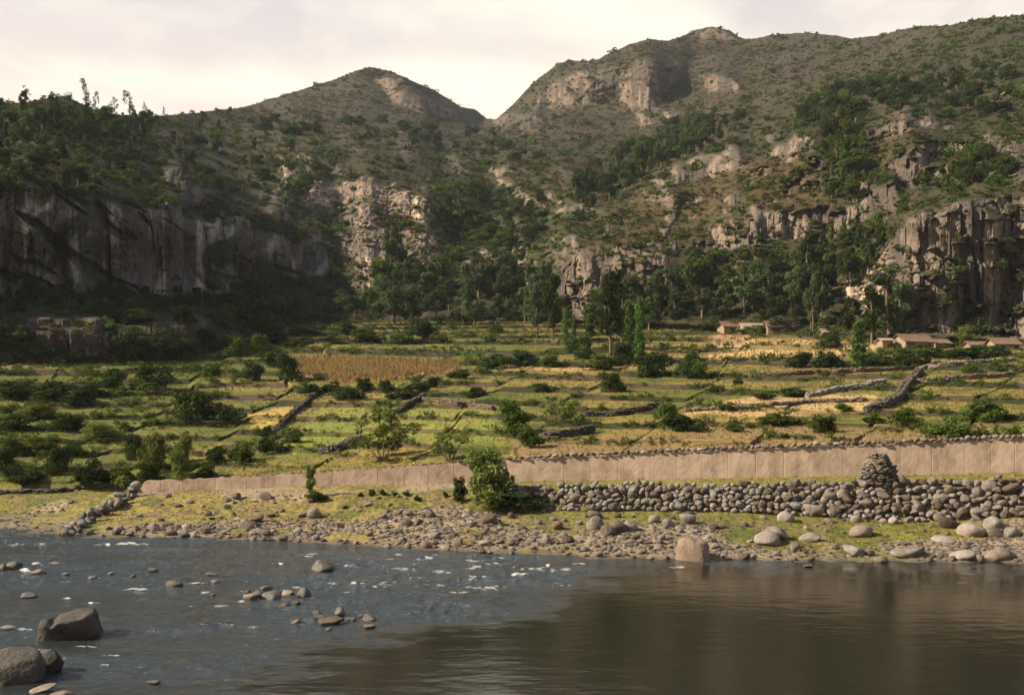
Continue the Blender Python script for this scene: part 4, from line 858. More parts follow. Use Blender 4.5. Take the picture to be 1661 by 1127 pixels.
def slab(ua, ub, name, mat, fb, ft_, front, thick, lift, nseg=14, nz=9):
    """upright panel between columns ua..ub: front face subdivided and slightly uneven"""
    vs, fs = [], []
    tt = np.concatenate([[0, .018], np.linspace(.1, .9, nseg - 3), [.982, 1]]) if nseg < 20 else np.linspace(0, 1, nseg + 1)
    for side in (0, 1):
        for j in range(nz + 1):
            for t_ in tt:
                u = lerp(ua, ub, t_); a = wall_pt(u, 0); c_ = wall_pt(u, 1); z = lerp(a[2] - fb, c_[2] + lift + .09 * vn(u / 9, 0, 0, 8), j / nz); y = a[1]
                nzv = (.010 * float(vn(a[0] / .9, z / .9, 2, 5)) + .009 * float(vn(a[0] / .25, z / .2, 2, 6))) if side == 0 else 0
                rec = .014 if side == 0 and (t_ < .001 or t_ > .999) else 0
                vs.append((a[0], y + front + (thick if side else nzv + rec), z))
    k = (nseg + 1) * (nz + 1)
    for j in range(nz):
        for i in range(nseg):
            a = j * (nseg + 1) + i; fs.append((a, a + 1, a + nseg + 2, a + nseg + 1)); a += k; fs.append((a + 1, a, a + nseg + 1, a + nseg + 2))
    for i in range(nseg):
        a = nz * (nseg + 1) + i; fs.append((a, a + 1, a + 1 + k, a + k))
    for j in range(nz):
        a = j * (nseg + 1); fs.append((a + k, a, a + nseg + 1, a + nseg + 1 + k)); a += nseg; fs.append((a, a + k, a + nseg + 1 + k, a + nseg + 1))
    return mesh_np(name, np.array(vs), np.array(fs), mat, wall, smooth=False)
u = 236.0
while u < 2050:
    w = rnd.uniform(38, 56) * lerp(.62, 1.0, float(sstep(240, 900, u))); slab(u + .1, u + w - .1, 'wall_panel', M_WALL, .35, 0, -.42, .40, 0)
    u += w
slab(230, 2060, 'wall_core', M_WALL, .35, 0, -.36, .5, -.12, nseg=120, nz=2)
u = 742.0
while u < 1990:
    w = rnd.uniform(7, 13.5) * (1 if u > 860 else 1.2); a = wall_pt(u + w / 2, 1); hh = rnd.uniform(.26, .42) * (1 if u > 860 else .6)
    o = boulder('coping_stone', rnd.choice(STNP if rnd.random() < .6 else STN), (a[0], a[1] - .44, a[2] + .05), w * a[1] / F * 1.15, hh, None, None, None, sink=.12, parent=wall, tilt=.25); u += w
u = 380.0
while u < 742:
    w = rnd.uniform(8, 15); a = wall_pt(u + w / 2, 1)
    boulder('coping_stone', rnd.choice(STNF), (a[0], a[1] - .22, a[2]), w * a[1] / F * 1.0, rnd.uniform(.10, .18), None, None, None, sink=.2, parent=wall, tilt=.1); u += w

# ------------------------------------------------------------------ stone embankment
emb = bpy.data.objects.new('stone_embankment', None); COL.objects.link(emb); tag(emb, 'dry stacked river cobble embankment along the bank below the wall', 'embankment')
cand = []
for j in range(9):
    u = 804 + rnd.uniform(0, 8)
    while u < 1668:
        vb, vt = float(pl(EMBB, u)), float(pl(EMBT, u)); big = lerp(.85, 1.2, float(sstep(1250, 1640, u)))
        w = rnd.uniform(9, 17) * big * (1.35 if rnd.random() < .14 else 1); v = vb + 2 - (j + .2) * 7.8 * big + rnd.gauss(0, 1.8)
        if v > vt - 3 and rnd.random() > (.10 if u > 960 else .18): cand.append((u + w / 2, v, w, w * rnd.uniform(.55, .8)))
        u += w * .95
def emb_pt(u, v, out):
    vb, vt = float(pl(EMBB, u)), float(pl(EMBT, u)); f_ = (vb - v) / max(1, vb - vt); c_ = min(int(np.searchsorted(us, u)), NC - 1)
    return P(u, v, lerp(embb_Y[c_], embt_Y[c_], min(max(f_, 0), 1)) - out)
cand.sort(key=lambda a: -a[2])
for u, v, w, h in cand[:300]:
    p = emb_pt(u, v, .16); boulder('stone', STN[rnd.randrange(9)], p, px(w, p) * 1.12, px(h, p) * 1.15, None, None, None, sink=.15, parent=emb, tilt=.4)
vs, fs, o_ = [], [], 0
iv, if_ = ico(1); iv2, if2 = ico(2)
def lump(q_, s3, vv, ff):
    global o_
    R_, _ = np.linalg.qr(RNG.normal(size=(3, 3)) * .35 + np.eye(3)); vs.append((vv * (1 + .07 * RNG.normal(size=(len(vv), 1))) * s3) @ R_ * .5 + q_); fs.append(ff + o_); o_ += len(vv)
for u, v, w, h in cand[300:]:
    p = emb_pt(u, v, .14); lump(p + np.array([0, 0, px(h, p) * .35]), np.array([px(w, p), px(w, p) * .85, px(h, p)]) * 1.1, iv2, if2)
for _ in range(1300):
    u = rnd.uniform(800, 1690); v = rnd.uniform(float(pl(EMBT, u)) - 2, float(pl(EMBB, u)) + 5); lump(emb_pt(u, v, .02), np.array([1, .8, .65]) * rnd.uniform(.18, .42), iv, if_)
tag(mesh_np('filling_stones', np.concatenate(vs), np.concatenate(fs), M_ROCK, emb, smooth=True), kind='stuff')

# ------------------------------------------------------------------ cairn-like stone stack on the shelf by the wall
cp = place(1424, 783); cairn = bpy.data.objects.new('stone_stack', None); COL.objects.link(cairn); cairn.location = cp
tag(cairn, 'tapering heap of stacked stones standing against the long wall', 'stone stack')
CW, CH = px(64, cp), px(48, cp)
for j in range(11):
    t_ = j / 10; rad_ = CW * .5 * (1 - .62 * t_ ** 1.7); nst = max(4, int(2 * math.pi * rad_ / .30))
    for i in range(nst):
        a_ = 2 * math.pi * (i + .5 * (j % 2)) / nst + rnd.gauss(0, .16); r2 = rad_ - .13 + rnd.gauss(0, .05)
        boulder('stone', rnd.choice(STNW + STND), (r2 * math.cos(a_) + .10 * CW * t_ * .3, r2 * .8 * math.sin(a_), CH * t_ * .93 + rnd.gauss(0, .035)), rnd.uniform(.24, .52), rnd.uniform(.12, .24), None, None, None, rz=a_ + math.pi / 2 + rnd.gauss(0, .4), sink=.3, parent=cairn, tilt=.25)
for i in range(7): boulder('stone', rnd.choice(STNF), (rnd.gauss(.05, .22), rnd.gauss(0, .15), CH * .95), rnd.uniform(.35, .5), .18, None, None, None, sink=.2, parent=cairn)
cv, cf_ = ico(3); cv = cv * np.array([CW * .38, CW * .30, CH * .95]); cv[:, 2] = np.maximum(cv[:, 2], -.2); mesh_np('core', cv, cf_, M_WALLSTONE, cairn)

# ------------------------------------------------------------------ stone groyne running down the left bank
gr = bpy.data.objects.new('stone_groyne', None); COL.objects.link(gr); tag(gr, 'dark ragged line of piled stones running down the left bank into the river', 'groyne')
for i in range(64):
    t_ = (i / 63) ** .9; u, v = lerp(222, 104, t_), lerp(800, 869, t_); u += rnd.gauss(0, 5); v += rnd.gauss(0, 2.0); p = place(u, v); w = rnd.uniform(10, 20)
    boulder('stone', rnd.choice(STND if rnd.random() < .7 else STNW), (p.x, p.y, p.z + px(rnd.choice((0, 0, 6, 11)) * (1 - t_ * .5), p)), px(w, p), px(w * .75, p), None, None, None, sink=.2, parent=gr, tilt=.4)

# ------------------------------------------------------------------ field walls between the terraces
def field_wall(pts_, hpx, label, thick=.34, mat=M_WALLSTONE, n_c=None):
    P3 = []
    for i in range(len(pts_) - 1):
        k = max(2, int(math.hypot(pts_[i + 1][0] - pts_[i][0], pts_[i + 1][1] - pts_[i][1]) / 5))
        for j in range(k + (i == len(pts_) - 2)): t_ = j / k; P3.append(place(lerp(pts_[i][0], pts_[i + 1][0], t_), lerp(pts_[i][1], pts_[i + 1][1], t_)))
    for _ in range(2):
        Q = P3[:]
        for i in range(1, len(P3) - 1): Q[i] = (P3[i - 1] + P3[i] * 2 + P3[i + 1]) / 4
        P3 = Q
    root = bpy.data.objects.new('field_wall', None); COL.objects.link(root); root.location = P3[0]; tag(root, label, 'stone wall', None)
    H = hpx * .68 * P3[0].y / F
    vs, fs = [], []
    for i, p in enumerate(P3):
        d = (P3[min(i + 1, len(P3) - 1)] - P3[max(i - 1, 0)]); d.z = 0; d.normalize(); nn = Vector((-d.y, d.x, 0)) * thick * .4; hh = H * (.74 + .16 * float(vn(i / 2.2, 0, 0, 4)))
        for s_, z in ((1, -.8), (1, hh), (-1, hh), (-1, -.8)): q_ = p + nn * s_ - P3[0]; vs.append((q_.x, q_.y, q_.z + z))
    for i in range(len(P3) - 1):
        for j in range(4): a = i * 4 + j; b2 = i * 4 + (j + 1) % 4; fs.append((a, b2, b2 + 4, a + 4))
    fs.append((3, 2, 1, 0)); e_ = (len(P3) - 1) * 4; fs.append((e_, e_ + 1, e_ + 2, e_ + 3))
    mesh_np('core', np.array(vs), np.array(fs), mat, root, smooth=False)
    sv, sf, o_ = [], [], 0
    L_ = sum((P3[i + 1] - P3[i]).length for i in range(len(P3) - 1)); acc = np.cumsum([0] + [(P3[i + 1] - P3[i]).length for i in range(len(P3) - 1)]); arr = np.array([p[:] for p in P3])
    ch = max(.18, H / 5)
    for side in (-1, 1):
        for k in range(int(H / ch) + 1):
            s_ = rnd.uniform(0, .3)
            while s_ < L_:
                w = rnd.uniform(.22, .75); q_ = np.array([np.interp(s_ + w / 2, acc, arr[:, j]) for j in range(3)]); q2 = np.array([np.interp(min(s_ + w, L_), acc, arr[:, j]) for j in range(3)]) - np.array([np.interp(s_, acc, arr[:, j]) for j in range(3)])
                d2 = q2[:2] / (np.linalg.norm(q2[:2]) + 1e-9); nn2 = np.array([-d2[1], d2[0]]); c0 = q_ - np.array(P3[0][:]); c0[:2] += nn2 * side * thick * rnd.uniform(.36, .5); c0[2] += ch * (k + .4) * (.9 + .14 * float(vn(s_ / 1.4, 0, 0, 5))) + rnd.gauss(0, .05)
                loc_ = (iv2 * (1 + .13 * RNG.normal(size=(len(iv2), 1)))) * np.array([w * .58, .22, ch * rnd.uniform(.5, .85)]); rot_ = np.stack([loc_[:, 0] * d2[0] - loc_[:, 1] * d2[1], loc_[:, 0] * d2[1] + loc_[:, 1] * d2[0], loc_[:, 2]], 1)
                sv.append(rot_ + c0); sf.append(if2 + o_); o_ += len(iv2); s_ += w
    tag(mesh_np('masonry', np.concatenate(sv), np.concatenate(sf), mat, root, smooth=False), kind='stuff')
M_WSD = rock_mat('dark_wall_stone', (.10, .083, .066), (.045, .038, .031))  # darker wall stone; stands in for shade on walls turned from the sun
field_wall([(448, 700), (480, 668), (500, 652), (520, 634)], 13, 'dark stone wall climbing diagonally left of the pale green plot', mat=M_WSD)
field_wall([(642, 672), (664, 658), (686, 645)], 11, 'short dark stone wall slanting up beside the grey pale grass corner', mat=M_WSD)
field_wall([(686, 650), (730, 655), (800, 666)], 8, 'low brown stone wall curving right above the yellow plots')
field_wall([(1404, 670), (1440, 660), (1462, 645), (1468, 630), (1492, 606)], 20, 'tall dark zigzag stone wall between the straw coloured plots', .5, M_WSD)
field_wall([(1486, 621), (1560, 616), (1645, 610)], 11, 'tan stone wall running to the edge right of the zigzag wall')
field_wall([(1310, 645), (1370, 632), (1435, 622)], 9, 'grey stone wall rising left of the zigzag wall')
field_wall([(1215, 612), (1300, 608), (1400, 604), (1480, 600)], 8, 'long grey stone wall under the narrow poplar')
field_wall([(1492, 599), (1560, 592), (1645, 586)], 7, 'grey stone wall below the tile roofed houses')
field_wall([(945, 675), (1000, 675), (1072, 660)], 12, 'dark stone wall with a raised brown end in the middle terraces', mat=M_WSD)
field_wall([(518, 735), (550, 727), (584, 714)], 14, 'short dark stone wall left of the big pale bush above the river wall', mat=M_WSD)
field_wall([(-40, 802), (60, 800), (115, 797)], 9, 'low dark field wall at the left edge above the bank', mat=M_WSD)
field_wall([(120, 790), (170, 789), (224, 787)], 8, 'low dark wall meeting the end of the long earth wall', mat=M_WSD)
field_wall([(880, 712), (920, 708), (962, 702)], 17, 'mossy terrace wall right of the round dark bush', mat=M_WSD)
field_wall([(1110, 668), (1200, 662), (1300, 655), (1400, 650)], 7, 'long pale tumbled stone edge below the straw plots', mat=M_WALLSTONE)

# ------------------------------------------------------------------ houses
def house(u, v, wpx, hpx, rpx, label, rz=0.0, depth=.6, roof=M_TILE, door=None, lean=None, gable=True):
    p = place(u, v); w = px(wpx, p); h = px(hpx, p); rh = px(rpx, p); dp = w * depth
    root = bpy.data.objects.new('house', None); COL.objects.link(root); root.location = (p.x, p.y + dp * .5, p.z - .1); root.rotation_euler = (0, 0, rz); tag(root, label, 'house', 'houses below the cliffs')
    x, y = w / 2, dp / 2
    bm = bmesh.new()
    vb_ = [bm.verts.new(c) for c in ((-x, -y, -1.5), (x, -y, -1.5), (x, y, -1.5), (-x, y, -1.5), (-x, -y, h), (x, -y, h), (x, y, h), (-x, y, h), (-x, 0, h + rh), (x, 0, h + rh))]
    for f in ((0, 1, 5, 4), (2, 3, 7, 6), (1, 2, 6, 9, 5), (3, 0, 4, 8, 7), (4, 5, 9, 8), (6, 7, 8, 9)): bm.faces.new([vb_[i] for i in f])
    me = bpy.data.meshes.new('house_wall'); bm.to_mesh(me); bm.free(); me.materials.append(M_ADOBE); obj('wall', me, root)
    # tiled roof: barrel ridges running down each slope
    vs, fs = [], []; nx_ = max(10, int(w * 1.15 / .30) * 2); ov = .35
    for sgn in (-1, 1):
        o0 = len(vs)
        for k in range(6):
            t_ = k / 5
            for i in range(nx_ + 1):
                xx_ = lerp(-x - ov, x + ov, i / nx_); yy_ = sgn * t_ * (y + ov); zz2 = h + rh * (1 - t_ * (y + ov) / y) + .12 + (.06 if i % 2 else -.03) + .03 * float(vn(xx_ * 1.3, k, 0, 3)) - .10 * math.sin(math.pi * t_) * .6
                vs.append((xx_, yy_, zz2))
        for k in range(5):
            for i in range(nx_): a = o0 + k * (nx_ + 1) + i; fs.append((a, a + 1, a + nx_ + 2, a + nx_ + 1))
    r_o = mesh_np('roof', np.array(vs), np.array(fs), roof, root, smooth=False); sm = r_o.modifiers.new('thick', 'SOLIDIFY'); sm.thickness = .10
    for dx, dw, dh in (door or []):
        bm = bmesh.new(); a = dx * w; hw = dw * w / 2
        bmesh.ops.create_cube(bm, size=1); bmesh.ops.scale(bm, vec=(hw * 2, .12, dh * h), verts=bm.verts); bmesh.ops.translate(bm, vec=(a, -y - .03, dh * h / 2), verts=bm.verts)
        me = bpy.data.meshes.new('door'); bm.to_mesh(me); bm.free(); me.materials.append(M_DOOR); obj('door', me, root)
    for dx in ((-.36, .34) if w > 5 else (.36,)):
        bm = bmesh.new(); bmesh.ops.create_cube(bm, size=1); bmesh.ops.scale(bm, vec=(.55, .14, .5), verts=bm.verts); bmesh.ops.translate(bm, vec=(dx * w, -y - .02, h * .58), verts=bm.verts)
        me = bpy.data.meshes.new('window'); bm.to_mesh(me); bm.free(); me.materials.append(M_DOOR); obj('window', me, root)
    return root
house(1188, 540, 36, 11, 8, 'small house with brown tile roof, leftmost of the hamlet', .25, .7, door=[(-.1, .18, .75)])
house(1226, 541, 44, 8, 9, 'grey thatched hut between the two tile roofed houses', .1, .6, M_THATCH, door=[(.2, .16, .8)])
house(1272, 540, 50, 11, 9, 'tile roofed house with wide dark doorway near the grove', -.08, .6, door=[(-.22, .22, .85), (.2, .1, .6)])
house(1345, 546, 22, 8, 5, 'tiny ruined adobe hut right of the hamlet', .2, .7, M_ADOBE, door=[(0, .4, .8)])
house(1486, 566, 62, 13, 11, 'largest tile roofed house with pale gable end under the right cliff', .42, .55, door=[(-.25, .12, .8), (.2, .12, .6)])
house(1527, 564, 28, 8, 6, 'low tiled lean-to at the end of the largest house', .25, .8, door=[(0, .2, .7)])
house(1438, 566, 20, 14, 3, 'small flat roofed adobe outbuilding left of the largest house', .3, .8, M_ADOBE, door=[(.1, .3, .6)])
house(1588, 566, 34, 7, 5, 'low tile roofed shed left of the house at the right edge', .2, .6, door=[(0, .2, .7)])
house(1632, 567, 44, 10, 9, 'tile roofed house at the right edge of the view', .2, .6, door=[(-.2, .14, .8)])

# ------------------------------------------------------------------ trees
def ptree(name, kind, u, v, hpx, wpx, mat, label, cat, group):
    p = place(u, v); return plant(name, kind, p, px(wpx, p), px(hpx, p), mat, label, cat, group)
def inpoly1(u, v, poly): return bool(inpoly(np.array([u]), np.array([v]), poly)[0])
def grove(poly, n_, h0, h1, kind, mats, phrase, group, name, cat, gap=9):
    us_ = [q_[0] for q_ in poly]; vs_ = [q_[1] for q_ in poly]; out = []
    for _ in range(n_ * 60):
        if len(out) >= n_: break
        u, v = rnd.uniform(min(us_), max(us_)), rnd.uniform(min(vs_), max(vs_))
        if inpoly1(u, v, poly) and all(math.hypot(u - a[0], (v - a[1]) * 1.3) > gap for a in out): out.append((u, v))
    for i, (u, v) in enumerate(sorted(out)):
        k = rnd.choice(kind) if isinstance(kind, tuple) else kind; hpx = rnd.uniform(h0, h1); asp = {'euc': rnd.uniform(.34, .5), 'tree': rnd.uniform(.7, 1.0), 'shrub': rnd.uniform(1.1, 1.6), 'poplar': .18}[k]
        ptree(name, k, u, v, hpx, hpx * asp, rnd.choice(mats), f'{ordinal(i)} tree from the left {phrase}', cat, group)
DK, EU, MI = M_LEAF_DARK, M_LEAF_EUC, M_LEAF_MID
for i, (u, v, h) in enumerate([(42, 172, 30), (112, 168, 18), (140, 184, 48), (155, 188, 34), (185, 194, 32), (210, 198, 46), (236, 194, 24), (266, 192, 16)]):
    ptree('skyline_eucalyptus', 'thin', u, v, h * 1.12, h * .5, DK, f'dark eucalyptus silhouetted on the left skyline, {ordinal(i)} from the left', 'tree', 'eucalyptus trees on the left skyline')
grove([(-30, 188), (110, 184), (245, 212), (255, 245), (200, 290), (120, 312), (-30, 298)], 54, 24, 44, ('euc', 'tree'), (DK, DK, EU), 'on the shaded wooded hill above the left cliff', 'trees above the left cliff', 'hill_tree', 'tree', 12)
grove([(250, 205), (440, 195), (520, 235), (500, 330), (300, 300), (250, 250)], 26, 16, 32, ('tree', 'euc', 'shrub'), (DK, EU), 'on the slope left of the centre outcrop', 'trees on the left slope', 'slope_tree', 'tree', 15)
grove([(440, 200), (640, 205), (800, 222), (880, 250), (840, 265), (700, 245), (560, 230), (450, 220)], 30, 14, 27, ('tree', 'shrub'), (DK, DK, EU), 'along the foot of the rounded mountain', 'trees at the mountain foot', 'mountain_foot_tree', 'tree', 11)
for i, (u, v, h, w) in enumerate([(634, 452, 88, 46), (625, 485, 70, 50), (655, 495, 64, 44), (600, 508, 44, 34), (690, 470, 44, 40), (715, 452, 40, 34), (575, 512, 36, 34)]):
    ptree('gully_tree', 'tree', u, v, h, w, (DK, MI)[i % 2], f'leafy dark tree in the gully below the pale rockslide, {ordinal(i)} in the clump', 'tree', 'trees in the gully')
grove([(610, 470), (720, 440), (860, 465), (865, 535), (640, 530)], 34, 34, 66, ('euc', 'euc', 'tree'), (EU, EU, DK), 'in the grey green grove below the gully', 'eucalyptus grove below the gully', 'grove_eucalyptus', 'tree', 11)
grove([(865, 505), (1130, 500), (1130, 548), (865, 545)], 18, 46, 84, ('euc', 'euc', 'tree'), (EU, DK), 'in the row at the foot of the brown rock columns', 'trees under the brown rock columns', 'cliff_foot_eucalyptus', 'tree', 12)
for i, (u, v, h, w) in enumerate([(990, 576, 142, 46), (872, 546, 92, 34), (897, 552, 108, 34), (1008, 570, 104, 34), (960, 560, 70, 30)]):
    ptree('tall_eucalyptus', 'euc', u, v, h, w, EU if i % 2 else DK, f'tall slender eucalyptus rising in front of the middle cliff, {("by far the tallest", "leftmost", "second from the left", "beside the twin poplars", "short one behind the scrub")[i]}', 'tree', 'tall eucalyptus by the middle cliff')
for i, (u, v, h, lab) in enumerate([(1021, 590, 104, 'narrow green poplar, left one of the tall pair at the field top'), (1036, 592, 112, 'narrow green poplar, right one of the tall pair at the field top'), (917, 562, 62, 'small narrow poplar left of the tall eucalyptus'), (931, 558, 48, 'smallest narrow poplar beside another left of the tall eucalyptus'), (953, 556, 44, 'small poplar halfway to the tall eucalyptus'), (1393, 602, 86, 'lone narrow dark green poplar standing before the houses')]):
    ptree('poplar_tree', 'poplar', u, v, h, h * (.17 if u < 1300 else .33), M_LEAF_POP, lab, 'tree', 'narrow poplars')
grove([(1115, 470), (1340, 430), (1350, 535), (1130, 530)], 26, 44, 86, ('euc', 'euc', 'tree'), (DK, EU, DK), 'in the dense dark grove behind the hamlet', 'dark grove behind the hamlet', 'hamlet_eucalyptus', 'tree', 12)
for i, (u, v, h, w, lab) in enumerate([(1442, 556, 128, 66, 'broad tall eucalyptus before the right cliff, largest of its group'), (1414, 558, 96, 40, 'eucalyptus left of the broad tall one before the right cliff'), (1460, 556, 100, 44, 'eucalyptus right of the broad tall one before the right cliff'), (1382, 552, 72, 34, 'slim eucalyptus between the hamlet and the largest house'), (1318, 538, 112, 26, 'eucalyptus with long pale bare trunk right of the hamlet')]):
    ptree('cliff_eucalyptus', 'euc', u, v, h, w, (EU, DK)[i % 2], lab, 'tree', 'eucalyptus before the right cliff')
ptree('round_tree', 'tree', 1566, 562, 36, 30, M_LEAF_PALE, 'round yellow green tree under the right cliff', 'tree', None)
ptree('bent_tree', 'tree', 1487, 596, 26, 44, DK, 'small spreading dark tree with bare trunk below the largest house', 'tree', None)
grove([(900, 345), (960, 300), (1010, 262), (1080, 218), (1200, 192), (1218, 207), (1150, 244), (1060, 288), (980, 332)], 52, 24, 44, ('tree', 'tree', 'euc'), (DK, DK, MI), 'in the dark wooded band above the brown spur', 'dark wood above the brown spur', 'spur_tree', 'tree', 11)
grove([(1310, 185), (1360, 172), (1402, 205), (1394, 300), (1385, 345), (1342, 335), (1352, 250)], 32, 28, 46, ('tree', 'euc'), (DK, DK, MI), 'in the dark strip of wood between the right outcrops', 'strip of wood between the outcrops', 'ravine_tree', 'tree', 12)
grove([(1290, 185), (1400, 145), (1640, 112), (1640, 205), (1520, 175), (1420, 192), (1330, 205)], 40, 16, 32, ('tree', 'shrub'), (DK, DK), 'on the upper right mountainside', 'trees on the upper right mountainside', 'upper_slope_tree', 'tree', 14)
grove([(740, 290), (880, 330), (900, 350), (860, 405), (780, 425), (720, 345)], 30, 16, 34, ('tree', 'shrub'), (DK, MI, DK), 'in the central ravine beside the earth scar', 'trees in the central ravine', 'ravine_scrub_tree', 'tree', 12)
grove([(1300, 405), (1440, 365), (1440, 400), (1400, 445), (1340, 480)], 24, 26, 46, ('tree', 'euc'), (DK, MI), 'between the right cliff and the pale outcrop band', 'trees left of the right cliff', 'cliff_side_tree', 'tree', 12)
grove([(340, 515), (540, 478), (590, 500), (470, 528), (360, 535)], 24, 18, 36, ('tree', 'shrub'), (DK, DK, MI), 'along the shaded foot of the left cliff', 'trees at the left cliff foot', 'cliff_base_tree', 'tree', 12)
grove([(-40, 292), (60, 294), (120, 308), (260, 326), (400, 356), (520, 386), (545, 415), (500, 392), (390, 366), (250, 338), (110, 322), (-40, 306)], 30, 10, 20, ('shrub', 'tree'), (DK, DK, MI), 'along the rim of the left cliff', 'bushes along the left cliff rim', 'cliff_rim_tree', 'tree', 12)
grove([(-40, 480), (150, 480), (340, 470), (520, 440), (545, 465), (340, 512), (150, 512), (-40, 508)], 44, 16, 32, ('shrub', 'tree'), (DK, DK), 'in the dark thicket under the left cliff', 'dark thicket under the left cliff', 'thicket_tree', 'tree', 10)
grove([(1480, 310), (1560, 262), (1640, 250), (1640, 300), (1560, 312)], 16, 18, 32, ('tree', 'shrub'), (MI, DK), 'on the green ledge above the right cliff', 'trees on the ledge above the right cliff', 'ledge_tree', 'tree', 13)

# ------------------------------------------------------------------ shrubs of the fields: (u, v of foot, width, height, leaf)
SHR = [(20, 560, 60, 40, 'D'), (75, 578, 56, 34, 'D'), (120, 585, 44, 24, 'D'), (205, 575, 60, 52, 'D'), (255, 575, 64, 50, 'D'), (300, 572, 50, 44, 'D'), (335, 565, 40, 36, 'D'), (180, 522, 42, 24, 'D'), (226, 522, 56, 26, 'D'), (292, 522, 46, 28, 'D'), (385, 577, 44, 40, 'M'), (426, 540, 66, 32, 'D'), (180, 628, 46, 36, 'D'), (250, 630, 62, 46, 'D'), (345, 608, 36, 22, 'M'), (405, 616, 48, 34, 'D'), (320, 680, 80, 52, 'D'), (376, 682, 40, 24, 'D'), (165, 708, 60, 28, 'B'),
       (30, 642, 70, 32, 'D'), (82, 648, 74, 36, 'D'), (130, 652, 52, 30, 'D'), (60, 674, 62, 26, 'B'), (110, 692, 54, 26, 'D'), (20, 692, 60, 26, 'D'), (150, 640, 46, 26, 'D'), (15, 735, 50, 30, 'M'), (70, 730, 46, 24, 'M'), (120, 735, 40, 24, 'D'),
       (220, 744, 34, 46, 'D'), (246, 762, 46, 66, 'B'), (300, 746, 40, 44, 'B'), (385, 745, 48, 36, 'M'), (95, 768, 36, 52, 'D'), (8, 772, 34, 54, 'D'), (46, 786, 60, 40, 'D'), (155, 786, 54, 52, 'D'), (200, 786, 44, 46, 'B'), (290, 776, 48, 50, 'B'), (335, 772, 34, 30, 'M'), (240, 782, 40, 36, 'M'), (350, 745, 36, 26, 'D'), (430, 708, 30, 22, 'D'),
       (420, 576, 32, 40, 'M'), (462, 614, 50, 48, 'D'), (448, 594, 42, 34, 'D'), (480, 562, 50, 18, 'D'), (540, 556, 40, 14, 'M'), (500, 540, 50, 18, 'M'), (560, 540, 44, 20, 'M'), (596, 552, 54, 26, 'M'), (655, 556, 54, 24, 'M'), (686, 548, 48, 36, 'D'), (712, 554, 28, 20, 'L'), (440, 556, 50, 26, 'D'),
       (590, 630, 30, 20, 'D'), (626, 632, 22, 20, 'D'), (676, 634, 40, 26, 'D'), (702, 626, 30, 18, 'D'), (542, 636, 36, 24, 'D'), (566, 646, 60, 22, 'D'), (650, 646, 50, 20, 'D'), (500, 640, 40, 24, 'D'), (740, 612, 40, 18, 'D'),
       (616, 694, 66, 48, 'L'), (622, 740, 88, 52, 'L'), (730, 744, 64, 44, 'L'), (437, 734, 42, 32, 'D'), (480, 715, 40, 16, 'M'), (830, 698, 58, 52, 'M'), (905, 684, 62, 36, 'L'), (862, 724, 46, 38, 'M'), (990, 634, 44, 34, 'M'), (1086, 694, 44, 48, 'M'), (1112, 696, 66, 26, 'D'),
       (1045, 610, 34, 48, 'D'), (1116, 612, 40, 52, 'D'), (1198, 622, 16, 14, 'D'), (1255, 684, 52, 20, 'M'), (1336, 700, 48, 30, 'M'), (1475, 688, 42, 30, 'M'), (1530, 710, 68, 42, 'M'), (1592, 682, 72, 40, 'M'), (1195, 698, 34, 18, 'M'), (1420, 684, 34, 16, 'M'), (845, 592, 58, 30, 'D'), (800, 596, 62, 26, 'D'), (895, 594, 42, 24, 'M'), (940, 580, 44, 42, 'D'), (970, 598, 62, 26, 'M'), (1008, 590, 34, 40, 'D'),
       (1064, 606, 44, 40, 'D'), (1132, 612, 40, 36, 'M'), (1300, 594, 56, 26, 'D'), (1342, 594, 58, 30, 'D'), (1422, 590, 52, 24, 'D'), (1462, 586, 52, 24, 'D'), (1560, 580, 70, 30, 'D'), (1604, 580, 60, 24, 'D'), (1505, 578, 62, 26, 'D'), (1580, 610, 36, 22, 'M'), (1240, 645, 40, 16, 'D'), (1290, 640, 50, 16, 'D'), (1370, 664, 30, 14, 'M'), (1180, 665, 26, 18, 'D'),
       (770, 640, 30, 16, 'D'), (880, 632, 40, 14, 'D'), (1215, 540, 40, 16, 'M'), (1345, 560, 40, 20, 'D')]
ZN = ((-99, 330, 'in the bushy fields at the left'), (330, 480, 'between the left fields and the maize'), (480, 760, 'around the maize field and pale plot'), (760, 1060, 'on the middle terraces'), (1060, 1290, 'on the terraces below the grove'), (1290, 1700, 'on the straw terraces at the right'))
LM = {'D': (M_LEAF_DARK, 'dark green'), 'M': (M_LEAF_MID, 'green'), 'L': (M_LEAF_PALE, 'pale green'), 'B': (M_LEAF_PALE, 'light green')}
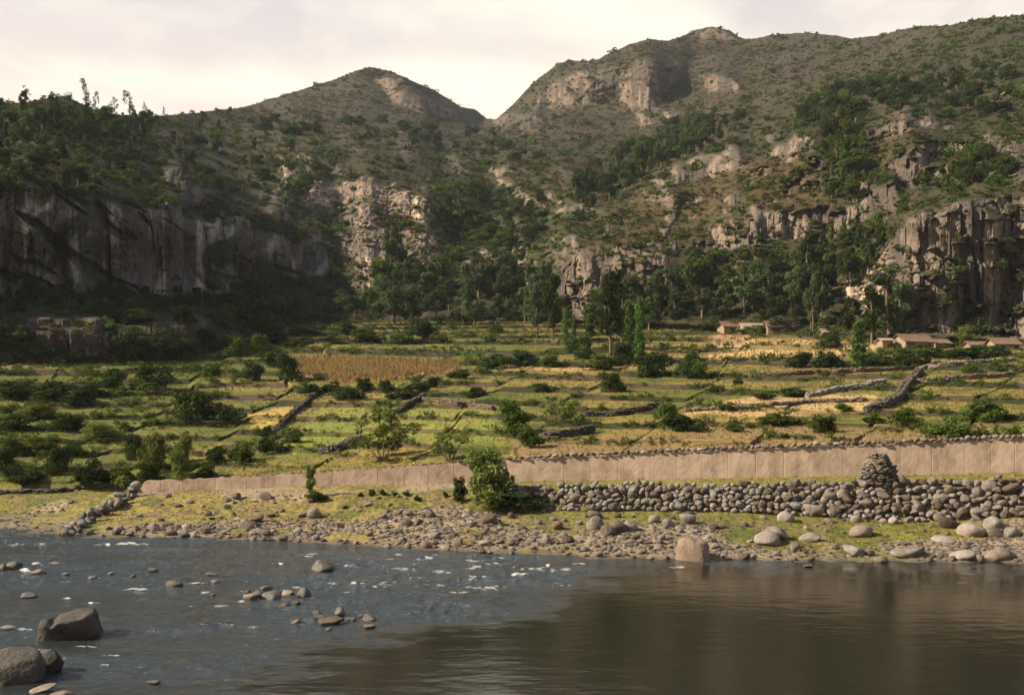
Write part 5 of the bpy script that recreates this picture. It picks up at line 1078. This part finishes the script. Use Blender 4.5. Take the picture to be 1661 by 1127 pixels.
for a, b2, zn in ZN:
    for i, (u, v, w, h, k) in enumerate(sorted(q_ for q_ in SHR if a <= q_[0] < b2)):
        ptree('field_shrub', 'wispy' if k == 'L' else 'shrub', u, v + 2, h * 1.08, w * 1.05, LM[k][0], f'{"big " if w > 58 else "low " if h < 22 else ""}{LM[k][1]} shrub {zn}, {ordinal(i)} from the left', 'shrub', 'shrubs ' + zn)
ptree('leafy_bush', 'shrub', 788, 814, 98, 88, M_LEAF_PALE, 'large leafy bush standing in front of the long wall at its middle', 'bush', None)
for u, v, w, h, mm, lab in ((745, 812, 26, 44, DK, 'narrow dark bush left of the large leafy bush at the wall'), (850, 822, 90, 34, DK, 'low dark bush spreading over the start of the stone embankment'), (808, 822, 50, 30, DK, 'dark undergrowth clump at the foot of the large leafy bush'), (516, 812, 38, 20, MI, 'low round shrub in front of the left part of the wall')):
    ptree('bank_shrub', 'shrub', u, v, h, w, mm, lab, 'shrub', None)
ptree('bank_sapling', 'euc', 504, 806, 52, 22, M_LEAF_PALE, 'thin sapling standing before the left part of the wall', 'sapling', None)
for i, (u, v, w, h) in enumerate([(585, 805, 12, 9), (603, 803, 14, 11), (622, 803, 14, 11), (641, 804, 13, 10), (657, 803, 14, 11), (722, 806, 12, 10), (678, 812, 13, 12)]):
    ptree('bank_tussock', 'shrub', u, v, h, w, DK, f'small dark tussock on the bank edge below the wall, {ordinal(i)} from the left', 'tussock', 'dark tussocks below the wall')

# ------------------------------------------------------------------ the air over the valley
bm = bmesh.new(); bmesh.ops.create_cube(bm, size=1); bmesh.ops.scale(bm, vec=(4400, 2500, 600), verts=bm.verts); bmesh.ops.translate(bm, vec=(0, 1150, 295), verts=bm.verts)
me = bpy.data.meshes.new('haze'); bm.to_mesh(me); bm.free(); hz = obj('haze', me); tag(hz, kind='stuff'); hz.display_type = 'WIRE'
m = bpy.data.materials.new('valley_air'); m.use_nodes = True; nn_ = m.node_tree.nodes; nn_.clear(); o2 = nn_.new('ShaderNodeOutputMaterial'); pv = nn_.new('ShaderNodeVolumePrincipled')
pv.inputs['Color'].default_value = (.78, .86, 1, 1); pv.inputs['Density'].default_value = HAZE; m.node_tree.links.new(pv.outputs[0], o2.inputs['Volume']); me.materials.append(m)
